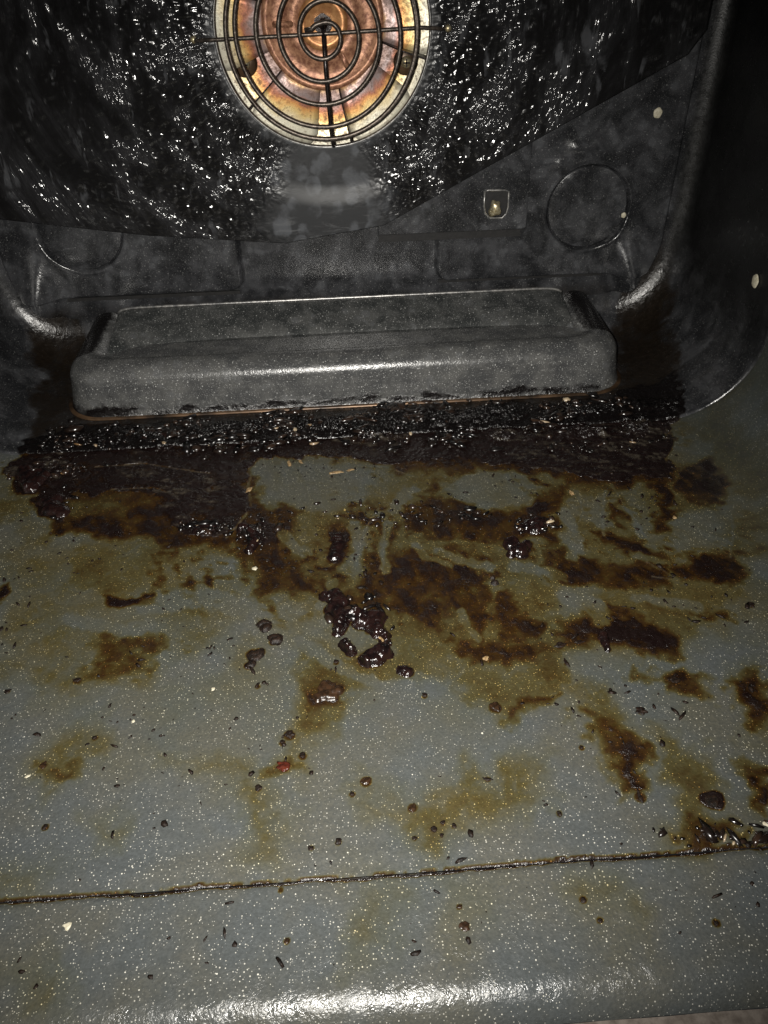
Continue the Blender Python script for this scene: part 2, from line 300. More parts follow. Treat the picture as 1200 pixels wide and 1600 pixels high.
# ------------------------------------------------------------------ where the dirt lies on the oven floor (metres on the floor)
STAINS = {'amber': [(0.72, [(-0.0585, -0.1927), (0.2094, -0.2002), (0.1765, -0.2858), (0.1435, -0.3103), (0.0924, -0.3133), (0.0237, -0.3147), (0.0003, -0.2889), (-0.0228, -0.2709), (-0.0541, -0.2486)]), (0.5, [(-0.1814, -0.2136), (-0.0718, -0.2282), (-0.0521, -0.2746), (-0.0845, -0.3094), (-0.1508, -0.3108)]), (0.8, [(-0.1481, -0.2165), (-0.1165, -0.2117), (-0.0723, -0.2232), (-0.0552, -0.2345), (-0.0797, -0.2418), (-0.0979, -0.2448), (-0.1131, -0.2611), (-0.1441, -0.2563), (-0.1463, -0.236)]), (0.9, [(-0.0601, -0.2141), (-0.0273, -0.1955), (0.0242, -0.2002), (0.0684, -0.2257), (0.0675, -0.268), (0.0556, -0.303), (0.0268, -0.3115), (0.0004, -0.287), (-0.0169, -0.2776), (-0.0471, -0.2625)]), (0.9, [(-0.0225, -0.2965), (0.0394, -0.2979), (0.0849, -0.2979), (0.1035, -0.3032), (0.0898, -0.3235), (0.0686, -0.335), (0.0526, -0.3369), (0.0367, -0.3192), (0.01, -0.317), (-0.0062, -0.3225), (-0.0093, -0.3442), (-0.0168, -0.3436), (-0.032, -0.3394), (-0.0248, -0.3176)]), (0.8, [(-0.1565, -0.2929), (-0.1207, -0.2921), (-0.0852, -0.2876), (-0.0832, -0.3095), (-0.1242, -0.3113), (-0.153, -0.3038)]), (0.65, [(-0.1291, -0.3493), (-0.1196, -0.3294), (-0.1028, -0.3245), (-0.0951, -0.3374), (-0.1094, -0.3508), (-0.1218, -0.358)]), (0.7, [(-0.1019, -0.3724), (-0.0953, -0.3714), (-0.0887, -0.3744), (-0.0892, -0.3788), (-0.0983, -0.3781)]), (0.65, [(-0.076, -0.3477), (-0.0461, -0.3529), (-0.0361, -0.3565), (-0.0283, -0.373), (-0.0322, -0.3908), (-0.0389, -0.3892), (-0.041, -0.3745), (-0.0574, -0.3603)]), (0.7, [(-0.0347, -0.3362), (-0.0245, -0.3339), (-0.0264, -0.3572), (-0.0337, -0.3566)]), (0.85, [(-0.0073, -0.3668), (0.0159, -0.3725), (0.0257, -0.3693), (0.0371, -0.3551), (0.0431, -0.364), (0.0522, -0.3674), (0.0569, -0.3552), (0.0685, -0.359), (0.0649, -0.375), (0.0516, -0.3828), (0.038, -0.3818), (0.0252, -0.3928), (0.0168, -0.3886), (0.0155, -0.3776), (-0.0028, -0.3724)]), (0.9, [(0.0845, -0.3231), (0.1057, -0.3248), (0.1042, -0.3471), (0.1079, -0.3592), (0.0989, -0.3642), (0.0876, -0.3518)]), (0.9, [(0.1166, -0.3481), (0.1269, -0.3549), (0.1271, -0.3797), (0.1121, -0.4004), (0.1017, -0.3985), (0.1101, -0.381), (0.1076, -0.3676)]), (0.6, [(0.0632, -0.4111), (0.0748, -0.4076), (0.082, -0.4124), (0.0791, -0.4234), (0.0648, -0.4214)]), (0.6, [(-0.1264, -0.3884), (-0.1059, -0.3921), (-0.1066, -0.3975), (-0.1232, -0.3985)]), (0.5, [(-0.1162, -0.4208), (-0.1047, -0.4198), (-0.0997, -0.431), (-0.1111, -0.4371)]), (0.7, [(0.0709, -0.21), (0.2094, -0.2002), (0.18, -0.2777), (0.1435, -0.3103), (0.105, -0.3179), (0.0611, -0.3035)]), (0.7, [(-0.0623, -0.1432), (0.1844, -0.1602), (0.2193, -0.1767), (0.2003, -0.2218), (0.0701, -0.2153), (-0.058, -0.1983)]), (0.8, [(0.1542, -0.3253), (0.1715, -0.3233), (0.1562, -0.3572), (0.144, -0.3563)]), (0.45, [(-0.1831, -0.2083), (-0.1481, -0.2165), (-0.1369, -0.2833), (-0.1589, -0.2852)]), (0.5, [(0.1429, -0.3648), (0.1524, -0.3655), (0.1399, -0.3931), (0.1309, -0.3876)]), (0.5, [(-0.0036, -0.3963), (0.0135, -0.3998), (0.0074, -0.424), (-0.0048, -0.4269)]), (0.4, [(0.0226, -0.396), (0.0386, -0.4061), (0.0316, -0.4239), (0.0221, -0.4193)])], 'brown': [(1, [(-0.1866, -0.1509), (-0.1607, -0.1371), (-0.062, -0.1466), (-0.0481, -0.1936), (-0.0544, -0.2248), (-0.0865, -0.2144), (-0.1049, -0.2022), (-0.1238, -0.2084), (-0.1515, -0.2033), (-0.1759, -0.1819)]), (1, [(-0.06, -0.1953), (-0.0238, -0.1986), (-0.0364, -0.2264), (-0.0232, -0.2421), (-0.0139, -0.2588), (-0.0319, -0.2646), (-0.0471, -0.2616), (-0.0551, -0.244), (-0.0495, -0.2253)]), (0.85, [(-0.0107, -0.2524), (0.0122, -0.2307), (0.0274, -0.2418), (0.0429, -0.2702), (0.0529, -0.2933), (0.0397, -0.2961), (0.024, -0.281), (0.0008, -0.275)]), (0.95, [(0.0119, -0.2047), (0.0252, -0.2086), (0.0201, -0.2551), (0.0092, -0.2564)]), (1, [(-0.0119, -0.2106), (-0.0009, -0.2116), (-0.0028, -0.2439), (-0.0132, -0.2439)]), (1, [(0.0663, -0.2743), (0.0736, -0.2677), (0.0821, -0.2819), (0.0855, -0.298), (0.0672, -0.3014), (0.059, -0.2965), (0.0602, -0.2841)]), (1.1, [(0.1119, -0.2836), (0.1289, -0.2859), (0.1457, -0.2984), (0.1369, -0.3148), (0.1103, -0.309), (0.1045, -0.2976)]), (1.1, [(0.155, -0.254), (0.1787, -0.2504), (0.1848, -0.2649), (0.1781, -0.2749), (0.1583, -0.2706), (0.1485, -0.2617)]), (1, [(0.0897, -0.2566), (0.1082, -0.2517), (0.1367, -0.2616), (0.1542, -0.2649), (0.1342, -0.2694), (0.1032, -0.2711), (0.0891, -0.2664)]), (1, [(0.1237, -0.2296), (0.1457, -0.2336), (0.1448, -0.2483), (0.1237, -0.2416)]), (1.1, [(0.18, -0.178), (0.2024, -0.1725), (0.2067, -0.1999), (0.1955, -0.2187), (0.1789, -0.2155), (0.1806, -0.1975)]), (1, [(0.0241, -0.2013), (0.052, -0.1983), (0.0805, -0.2136), (0.076, -0.2289), (0.049, -0.2219), (0.0291, -0.2222)]), (1, [(0.1676, -0.1855), (0.1817, -0.1887), (0.1623, -0.2351), (0.1537, -0.2313)]), (1.1, [(0.1527, -0.2858), (0.1688, -0.29), (0.1679, -0.2964), (0.1509, -0.2905)]), (1.1, [(0.1521, -0.3293), (0.1697, -0.3273), (0.1585, -0.3521), (0.1474, -0.3542), (0.1471, -0.3413)]), (1.0, [(0.0863, -0.3402), (0.1002, -0.3432), (0.1083, -0.3564), (0.1004, -0.3634), (0.1002, -0.3756), (0.0949, -0.3773), (0.0868, -0.3638), (0.0847, -0.3516)]), (1.1, [(0.1424, -0.3675), (0.1517, -0.3672), (0.1429, -0.3865), (0.1395, -0.3837)]), (1.1, [(0.1269, -0.3259), (0.1367, -0.3212), (0.1429, -0.3251), (0.1376, -0.3334), (0.1272, -0.3326)]), (1.0, [(-0.0227, -0.3151), (-0.006, -0.313), (-0.0085, -0.3282), (-0.0199, -0.3279)]), (0.9, [(0.0928, -0.2428), (0.1049, -0.239), (0.1151, -0.2495), (0.1065, -0.2581), (0.0913, -0.2567)]), (0.8, [(0.0325, -0.1837), (0.0551, -0.1737), (0.0606, -0.1863), (0.0378, -0.2015)]), (0.7, [(-0.1016, -0.29), (-0.0877, -0.2893), (-0.0851, -0.3058), (-0.1228, -0.3063), (-0.1241, -0.3009)]), (1.0, [(0.0601, -0.3245), (0.0703, -0.327), (0.0811, -0.3262), (0.0686, -0.335), (0.0536, -0.3385)]), (0.8, [(0.0449, -0.2287), (0.0659, -0.2404), (0.0578, -0.2715), (0.0435, -0.2659)]), (0.9, [(0.0933, -0.201), (0.1179, -0.1857), (0.1038, -0.2438), (0.0869, -0.2324)]), (1, [(0.1425, -0.1998), (0.1519, -0.1978), (0.1492, -0.2225), (0.1358, -0.2224)]), (0.8, [(0.1183, -0.319), (0.1267, -0.3265), (0.1162, -0.3257)]), (0.8, [(-0.1238, -0.3511), (-0.1108, -0.345), (-0.1073, -0.3496), (-0.119, -0.3555)]), (1.0, [(-0.0351, -0.3538), (-0.0285, -0.3537), (-0.026, -0.3572), (-0.0312, -0.359)]), (1, [(0.1089, -0.3908), (0.1267, -0.3921), (0.1367, -0.3953), (0.1351, -0.3989), (0.1065, -0.3977)]), (1, [(-0.1795, -0.0923), (0.1737, -0.0936), (0.2179, -0.0881), (0.2014, -0.1338), (0.1345, -0.1486), (-0.1684, -0.1364), (-0.1866, -0.1244)]), (1.1, [(-0.2329, 0.0601), (-0.1976, 0.0801), (-0.1581, -0.0982), (-0.1945, -0.1237), (-0.209, -0.044)]), (1.1, [(0.2146, 0.0452), (0.2452, 0.0296), (0.2067, -0.1193), (0.1673, -0.1154)]), (0.95, [(0.0022, -0.2372), (0.0315, -0.2325), (0.0644, -0.2498), (0.0631, -0.2843), (0.0506, -0.2989), (0.0267, -0.2833), (0.0009, -0.2729)]), (1, [(0.0975, -0.2432), (0.1213, -0.2501), (0.1507, -0.2573), (0.1513, -0.2731), (0.1149, -0.2729), (0.0923, -0.2658)]), (1, [(0.0318, -0.1924), (0.0854, -0.2058), (0.1008, -0.2286), (0.0731, -0.2362), (0.0352, -0.2278)]), (0.9, [(0.0933, -0.2869), (0.1186, -0.2809), (0.105, -0.3078), (0.0839, -0.3024)]), (1, [(-0.169, -0.1882), (-0.1058, -0.1967), (-0.05, -0.2176), (-0.0553, -0.2336), (-0.1019, -0.2206), (-0.1569, -0.2081)]), (1, [(-0.056, -0.2247), (-0.0325, -0.2459), (-0.0333, -0.2671), (-0.0508, -0.26)]), (0.9, [(-0.0264, -0.2418), (0.0016, -0.2535), (0.0123, -0.28), (0.0004, -0.287), (-0.0169, -0.2651)]), (0.85, [(0.0399, -0.2942), (0.0765, -0.2972), (0.0943, -0.3062), (0.0735, -0.3117), (0.0435, -0.3093)]), (0.9, [(0.1444, -0.2375), (0.1601, -0.2487), (0.1491, -0.2618), (0.1262, -0.2552)]), (0.9, [(0.1122, -0.1791), (0.1485, -0.1794), (0.1425, -0.1998), (0.1124, -0.2083)]), (1, [(0.0203, -0.1524), (0.181, -0.1698), (0.1793, -0.2003), (0.1589, -0.1925), (0.1348, -0.2019), (0.1181, -0.1845), (0.0553, -0.1725), (0.0227, -0.1719)]), (1, [(-0.0667, -0.136), (-0.0535, -0.1635), (-0.0529, -0.1987), (-0.0368, -0.2162), (-0.056, -0.2247), (-0.0718, -0.197)]), (0.8, [(-0.1234, -0.2805), (-0.0861, -0.2817), (-0.0817, -0.2916), (-0.1002, -0.2975), (-0.119, -0.2995)])], 'char': [(1.1, [(-0.1966, -0.1165), (-0.1681, -0.1062), (-0.085, -0.107), (0.0231, -0.1071), (0.1714, -0.1015), (0.2097, -0.0872), (0.2074, -0.1194), (0.1862, -0.1604), (0.1724, -0.1896), (0.1462, -0.1871), (0.1196, -0.1785), (0.0923, -0.1697), (0.0566, -0.1624), (0.0197, -0.1621), (0.0053, -0.1523), (-0.047, -0.1473), (-0.0596, -0.1546), (-0.0627, -0.1748), (-0.055, -0.193), (-0.0591, -0.2063), (-0.0728, -0.2192), (-0.087, -0.2107), (-0.1068, -0.1911), (-0.1271, -0.1748), (-0.1558, -0.1722), (-0.1477, -0.1983), (-0.1686, -0.1893), (-0.1793, -0.17), (-0.193, -0.1597), (-0.1971, -0.1403)])], 'dark': [(1.1, [(-0.0591, -0.2063), (-0.044, -0.205), (-0.0446, -0.2257), (-0.0503, -0.2374), (-0.0566, -0.2246)]), (1.1, [(-0.1186, -0.2564), (-0.1147, -0.2532), (-0.0941, -0.2585), (-0.0916, -0.2651), (-0.1069, -0.2625), (-0.1153, -0.2618)]), (1.1, [(-0.171, -0.2466), (-0.1647, -0.2454), (-0.1619, -0.2527), (-0.1679, -0.2564)]), (1, [(-0.011, -0.216), (-0.003, -0.2151), (-0.005, -0.2428), (-0.0113, -0.2432)]), (1, [(0.0854, -0.2058), (0.1063, -0.205), (0.1009, -0.2311), (0.0855, -0.2313)]), (1.05, [(0.1117, -0.2892), (0.1277, -0.2898), (0.1386, -0.3005), (0.1329, -0.3087), (0.1118, -0.3039)]), (0.95, [(0.1637, -0.2562), (0.1757, -0.2539), (0.1794, -0.2644), (0.1611, -0.2673)]), (0.9, [(0.1938, -0.1806), (0.2043, -0.1908), (0.1992, -0.2079), (0.1884, -0.204)]), (0.95, [(0.1534, -0.3337), (0.1639, -0.3312), (0.1589, -0.3453), (0.152, -0.3464)]), (1, [(0.1441, -0.3704), (0.1505, -0.3698), (0.1448, -0.3824), (0.1422, -0.3809)]), (0.9, [(-0.2313, 0.0542), (-0.2103, 0.0694), (-0.1833, -0.0466), (-0.1806, -0.096), (-0.1955, -0.1201), (-0.1994, -0.0786), (-0.1935, -0.0456)]), (1.0, [(0.2136, 0.0332), (0.2329, 0.008), (0.2081, -0.1037), (0.1988, -0.1185), (0.1804, -0.0926)]), (1, [(0.0943, -0.3698), (0.1006, -0.3711), (0.0998, -0.3766), (0.0951, -0.3767)]), (0.9, [(0.031, -0.2009), (0.0481, -0.2024), (0.0696, -0.218), (0.0461, -0.2185)]), (0.9, [(0.1081, -0.3931), (0.1195, -0.393), (0.135, -0.3966), (0.1153, -0.3979)]), (0.9, [(0.1324, -0.3218), (0.1413, -0.3236), (0.136, -0.3306), (0.1284, -0.3307)]), (0.8, [(0.0555, -0.1706), (0.0713, -0.1677), (0.0693, -0.1763), (0.052, -0.1843)])], 'clean': [(0.95, [(-0.0561, -0.1517), (0.0051, -0.1575), (0.0147, -0.173), (0.0072, -0.1959), (-0.017, -0.1993), (-0.0448, -0.1911), (-0.0565, -0.1813)]), (0.75, [(0.0512, -0.1764), (0.0915, -0.174), (0.1008, -0.1901), (0.091, -0.2119), (0.0655, -0.2012), (0.0494, -0.1912)]), (0.7, [(0.1182, -0.1917), (0.1455, -0.1895), (0.1337, -0.2238), (0.1111, -0.2137)]), (0.7, [(0.1724, -0.2193), (0.197, -0.2215), (0.1818, -0.2507), (0.1586, -0.2438)]), (0.8, [(-0.002, -0.2141), (0.0081, -0.2124), (0.0049, -0.2492), (-0.0048, -0.264), (-0.0092, -0.2525)]), (0.6, [(0.0973, -0.2706), (0.1157, -0.27), (0.1071, -0.29), (0.09, -0.2886)]), (0.6, [(0.1085, -0.2241), (0.118, -0.2327), (0.1095, -0.2467), (0.1033, -0.2388)]), (0.5, [(-0.0549, -0.2393), (-0.0454, -0.2402), (-0.0447, -0.2517), (-0.054, -0.2509)]), (0.6, [(0.0419, -0.2785), (0.0509, -0.2873), (0.0512, -0.2951), (0.0416, -0.2924)]), (0.5, [(-0.0306, -0.2008), (-0.017, -0.202), (-0.0169, -0.2379), (-0.0298, -0.2319)]), (0.5, [(-0.1561, -0.178), (-0.1289, -0.1747), (-0.1236, -0.1923), (-0.1504, -0.1943)])]}
STROKES = [(0.0011, 0.8, [(0.0145, -0.2005), (0.007, -0.215), (0.0025, -0.2299), (0.0007, -0.2442)]), (0.001, 0.8, [(-0.0563, -0.1984), (-0.06, -0.2079), (-0.0657, -0.2178)]), (0.0012, 0.7, [(0.1392, -0.1966), (0.1317, -0.2156), (0.1276, -0.2335)]), (0.001, 0.6, [(0.1229, -0.2008), (0.1217, -0.2147), (0.1174, -0.2223)]), (0.0012, 0.6, [(0.1433, -0.1911), (0.146, -0.2169), (0.1476, -0.2378)]), (0.0016, 0.7, [(0.0165, -0.2132), (0.0154, -0.231), (0.0131, -0.2476)]), (0.001, 0.5, [(0.197, -0.2215), (0.1907, -0.2417), (0.183, -0.2555)]), (0.0008, 0.5, [(-0.0281, -0.1595), (-0.0241, -0.1784), (-0.017, -0.1965)]), (0.001, 0.6, [(-0.0557, -0.1569), (-0.058, -0.1753), (-0.0543, -0.193)]), (0.0008, 0.6, [(-0.147, -0.1483), (-0.1176, -0.1478), (-0.0791, -0.161)]), (0.0008, 0.5, [(-0.1331, -0.1713), (-0.11, -0.1716), (-0.102, -0.1771)]), (0.0012, 0.6, [(0.0051, -0.1595), (0.0196, -0.1628), (0.0369, -0.1751)]), (0.001, 0.5, [(0.1416, -0.2656), (0.1528, -0.2688), (0.1422, -0.2543)]), (0.0013, -1.1, [(-0.1228, -0.3998), (-0.0806, -0.4003), (-0.0381, -0.4004), (0.0048, -0.4005), (0.0483, -0.4002), (0.0923, -0.4001), (0.1367, -0.4002)])]
WIPES = [(0.00469, 0.9, [(-0.0009, -0.2132), (0.0025, -0.2299), (-0.0007, -0.2487)]), (0.00335, 0.85, [(0.0189, -0.2118), (0.0147, -0.231), (0.0154, -0.2501)]), (0.00504, 0.8, [(0.0436, -0.2394), (0.054, -0.2451), (0.0644, -0.2498)]), (0.00469, 0.85, [(0.1127, -0.2138), (0.1141, -0.2348), (0.1075, -0.2479)]), (0.00496, 0.7, [(0.0766, -0.2518), (0.0882, -0.2565), (0.0979, -0.2618)]), (0.00649, 0.85, [(0.0972, -0.2769), (0.1108, -0.2823), (0.1114, -0.2904)]), (0.00585, 0.8, [(0.1686, -0.2269), (0.178, -0.2355), (0.1843, -0.246)]), (0.00621, 0.8, [(0.1222, -0.1967), (0.1292, -0.2099), (0.13, -0.225)]), (0.00319, 0.85, [(0.0469, -0.2809), (0.0492, -0.2891), (0.0516, -0.2959)]), (0.00462, 0.8, [(-0.0381, -0.2172), (-0.0316, -0.2269), (-0.0246, -0.2334)]), (0.00372, 0.7, [(0.1364, -0.2476), (0.1433, -0.2511), (0.1522, -0.2547)]), (0.00472, 0.7, [(0.1313, -0.2786), (0.1421, -0.282), (0.1563, -0.2857)]), (0.00288, 0.8, [(0.0315, -0.2325), (0.0363, -0.2416), (0.0458, -0.2472)]), (0.0071, 0.8, [(0.0542, -0.1809), (0.0797, -0.1791), (0.0967, -0.1926)]), (0.00305, 0.7, [(-0.0108, -0.2547), (-0.0133, -0.2654), (-0.0169, -0.2714)]), (0.0072, 0.75, [(-0.0976, -0.2645), (-0.0713, -0.2604), (-0.0465, -0.271)]), (0.00531, 0.7, [(-0.1317, -0.2699), (-0.1064, -0.28), (-0.0954, -0.277)]), (0.00301, 0.7, [(0.1408, -0.2053), (0.1476, -0.217), (0.1452, -0.2351)]), (0.00456, 0.7, [(-0.0254, -0.2925), (0.0097, -0.3221), (0.0204, -0.3213)]), (0.0049, 0.75, [(0.0323, -0.1866), (0.0225, -0.2001), (0.017, -0.2051)])]
LUMPS = [
    ('tar_lump', [(-0.0145, -0.2653, 0.0027), (-0.0124, -0.2655, 0.00315), (-0.0103, -0.2656, 0.0036), (-0.0088, -0.2679, 0.00375), (-0.0074, -0.2701, 0.00384), (-0.0088, -0.2714, 0.00364), (-0.0102, -0.2727, 0.00344), (-0.0116, -0.2739, 0.00325), (-0.0103, -0.2753, 0.00324), (-0.0091, -0.2766, 0.00319), (-0.0079, -0.2779, 0.00319), (-0.0067, -0.2792, 0.00324), (-0.0074, -0.2815, 0.00304), (-0.0081, -0.2837, 0.00285), (-0.0087, -0.2859, 0.00271), (-0.0094, -0.2881, 0.00257), (-0.0056, -0.2957, 0.00224), (-0.0047, -0.298, 0.0021), (-0.0037, -0.3003, 0.00192), (-0.0094, -0.2881, 0.00228), (-0.0052, -0.2786, 0.0029), (-0.0036, -0.278, 0.0029), (-0.002, -0.2775, 0.00295), (-0.0004, -0.2769, 0.00295), (0.0011, -0.278, 0.00309), (0.0026, -0.2791, 0.00329), (0.0041, -0.2802, 0.00348), (0.0059, -0.2803, 0.00338), (0.0076, -0.2804, 0.00329), (0.0094, -0.2806, 0.00319), (0.0089, -0.2827, 0.00329), (0.0084, -0.2848, 0.00332), (0.0079, -0.2868, 0.00342), (0.0091, -0.2888, 0.00309), (0.0103, -0.2907, 0.00266), (0.0115, -0.2926, 0.00228), (0.012, -0.2945, 0.00182), (0.0124, -0.2964, 0.0014), (0.0089, -0.2896, 0.00257), (0.0075, -0.2878, 0.00266), (0.0062, -0.286, 0.0028), (0.0048, -0.2842, 0.0029), (0.0029, -0.2841, 0.00271), (0.0011, -0.2839, 0.00261)], 0.0052, 'tar', 'large glossy black tar lump with two legs in the middle of the floor', 'burnt lump', None),
    ('tar_lump', [(0.0061, -0.3044, 0.00476), (0.008, -0.3033, 0.0044), (0.0098, -0.3022, 0.00412), (0.0083, -0.3031, 0.00399), (0.0068, -0.3041, 0.00378), (0.0053, -0.3051, 0.00357), (0.0038, -0.306, 0.0033)], 0.0048, 'tar', 'round black tar lump just below the two-legged lump', 'burnt lump', None),
    ('tar_lump', [(0.0179, -0.3125, 0.00243), (0.0192, -0.3131, 0.00256), (0.0205, -0.3138, 0.0027)], 0.0028, 'tar', 'flat oval black lump right of the round tar lump', 'burnt lump', None),
    ('tar_lump', [(-0.0458, -0.299, 0.0028), (-0.0437, -0.2977, 0.00224), (-0.0471, -0.304, 0.00192)], 0.0014, 'char', 'bean shaped black lump left of the big tar lump', 'burnt lump', None),
    ('tar_lump', [(-0.0428, -0.2794, 0.00232), (-0.0417, -0.2827, 0.00174)], 0.0012, 'char', 'black clot above the bean shaped lump', 'burnt lump', None),
    ('tar_lump', [(-0.0371, -0.2893, 0.00228), (-0.0376, -0.2911, 0.00171)], 0.001, 'char', 'brown black clot right of the bean shaped lump', 'burnt lump', None),
    ('tar_lump', [(0.0797, -0.2358, 0.00448), (0.0806, -0.2378, 0.00437), (0.0815, -0.2398, 0.0042), (0.0824, -0.2419, 0.0041), (0.0844, -0.2396, 0.00362), (0.0865, -0.2373, 0.0032), (0.0782, -0.2434, 0.00252)], 0.0042, 'tar', 'heart shaped glossy dark lump right of the floor centre', 'burnt lump', None),
    ('tar_lump', [(0.0943, -0.2254, 0.0039), (0.0964, -0.223, 0.0039), (0.0987, -0.2206, 0.0039), (0.0969, -0.2208, 0.00371), (0.0952, -0.2211, 0.00347), (0.0935, -0.2213, 0.00322), (0.0917, -0.2215, 0.00293), (0.0894, -0.2224, 0.00264), (0.0871, -0.2232, 0.00228)], 0.004, 'tar', 'glossy dark lump with a light ring spot above the heart shaped one', 'burnt lump', None),
    ('tar_lump', [(-0.0527, -0.2158, 0.0033), (-0.0515, -0.2193, 0.00314), (-0.0503, -0.2227, 0.00297), (-0.051, -0.2248, 0.00286), (-0.0517, -0.2269, 0.00271), (-0.0524, -0.229, 0.0026), (-0.057, -0.2113, 0.00268)], 0.004, 'tar', 'glossy black drip hanging off the dark left grease patch', 'burnt lump', None),
    ('tar_lump', [(-0.0078, -0.2214, 0.0026), (-0.008, -0.2239, 0.00275), (-0.0083, -0.2264, 0.00282), (-0.0085, -0.2289, 0.00292), (-0.0088, -0.2315, 0.00288), (-0.009, -0.2341, 0.00288), (-0.0093, -0.2367, 0.00288)], 0.0022, 'tar', 'dark upright bar of burnt grease above the big tar lump', 'burnt lump', None),
    ('tar_lump', [(0.1079, -0.2998, 0.00168), (0.1078, -0.3021, 0.00182), (0.1077, -0.3043, 0.00193), (0.1077, -0.3062, 0.00179), (0.1078, -0.3081, 0.00165)], 0.0032, 'tar', 'ribbed black sliver beside the dark brown patch', 'burnt lump', None),
    ('tar_lump', [(-0.0142, -0.3191, 0.00318), (-0.0128, -0.3197, 0.00318), (-0.0115, -0.3203, 0.00324), (-0.0102, -0.3208, 0.00318), (-0.0115, -0.3214, 0.00302), (-0.0128, -0.3219, 0.00286), (-0.0142, -0.3225, 0.0027), (-0.0155, -0.323, 0.0025), (-0.0168, -0.3236, 0.00238), (-0.0154, -0.3239, 0.00232), (-0.0139, -0.3241, 0.00225), (-0.0125, -0.3244, 0.00219), (-0.011, -0.3247, 0.00212)], 0.0018, 'rust', 'crusty brown lump below the big tar lump', 'burnt lump', None),
    ('tar_lump', [(0.0659, -0.2591, 0.00122), (0.0663, -0.2626, 0.00122)], 0.0022, 'char', 'small black sliver near the heart shaped lump', 'burnt lump', None),
    ('tar_lump', [(-0.1775, -0.1549, 0.0075), (-0.1781, -0.1572, 0.00703), (-0.1787, -0.1595, 0.00666), (-0.1793, -0.1617, 0.00621), (-0.18, -0.1639, 0.00584), (-0.1814, -0.1607, 0.00569), (-0.1829, -0.1575, 0.00562), (-0.1844, -0.1543, 0.00555), (-0.186, -0.151, 0.0054), (-0.1875, -0.1476, 0.00525)], 0.005, 'tar', 'rough black clot at the far left end of the grease', 'burnt lump', None),
    ('tar_lump', [(-0.1627, -0.1859, 0.0056), (-0.1607, -0.1871, 0.00537), (-0.1587, -0.1882, 0.00513), (-0.1567, -0.1893, 0.0049), (-0.1589, -0.1874, 0.00476), (-0.1611, -0.1855, 0.00462), (-0.1633, -0.1836, 0.00454), (-0.1656, -0.1817, 0.0044), (-0.1678, -0.1798, 0.00426), (-0.1662, -0.1792, 0.00426), (-0.1647, -0.1786, 0.00426), (-0.1631, -0.1781, 0.00426), (-0.1615, -0.1775, 0.00426)], 0.0042, 'tar', 'glossy black streaked clot at the left edge of the grease patch', 'burnt lump', None),
    ('tar_lump', [(0.1243, -0.3826, 0.00299), (0.126, -0.3812, 0.00207)], 0.0009, 'char', 'round dark spot of burnt grease near the right front', 'burnt lump', None),
    ('tar_lump', [(-0.0804, -0.2102, 0.00408), (-0.0788, -0.2099, 0.00394), (-0.0772, -0.2095, 0.00385), (-0.0755, -0.2091, 0.00377), (-0.0739, -0.2087, 0.00368), (-0.0855, -0.2066, 0.00238)], 0.0032, 'tar', 'glossy black clot on the lower edge of the big dark patch', 'burnt lump', None),
    ('tar_lump', [(-0.119, -0.1169, 0.00553), (-0.1167, -0.1178, 0.00533), (-0.1145, -0.1188, 0.00514), (-0.1122, -0.1197, 0.00494), (-0.1099, -0.1206, 0.00468), (-0.1233, -0.1236, 0.0039)], 0.0046, 'tar', 'bubbly black clot under the left end of the box', 'burnt lump', None)]
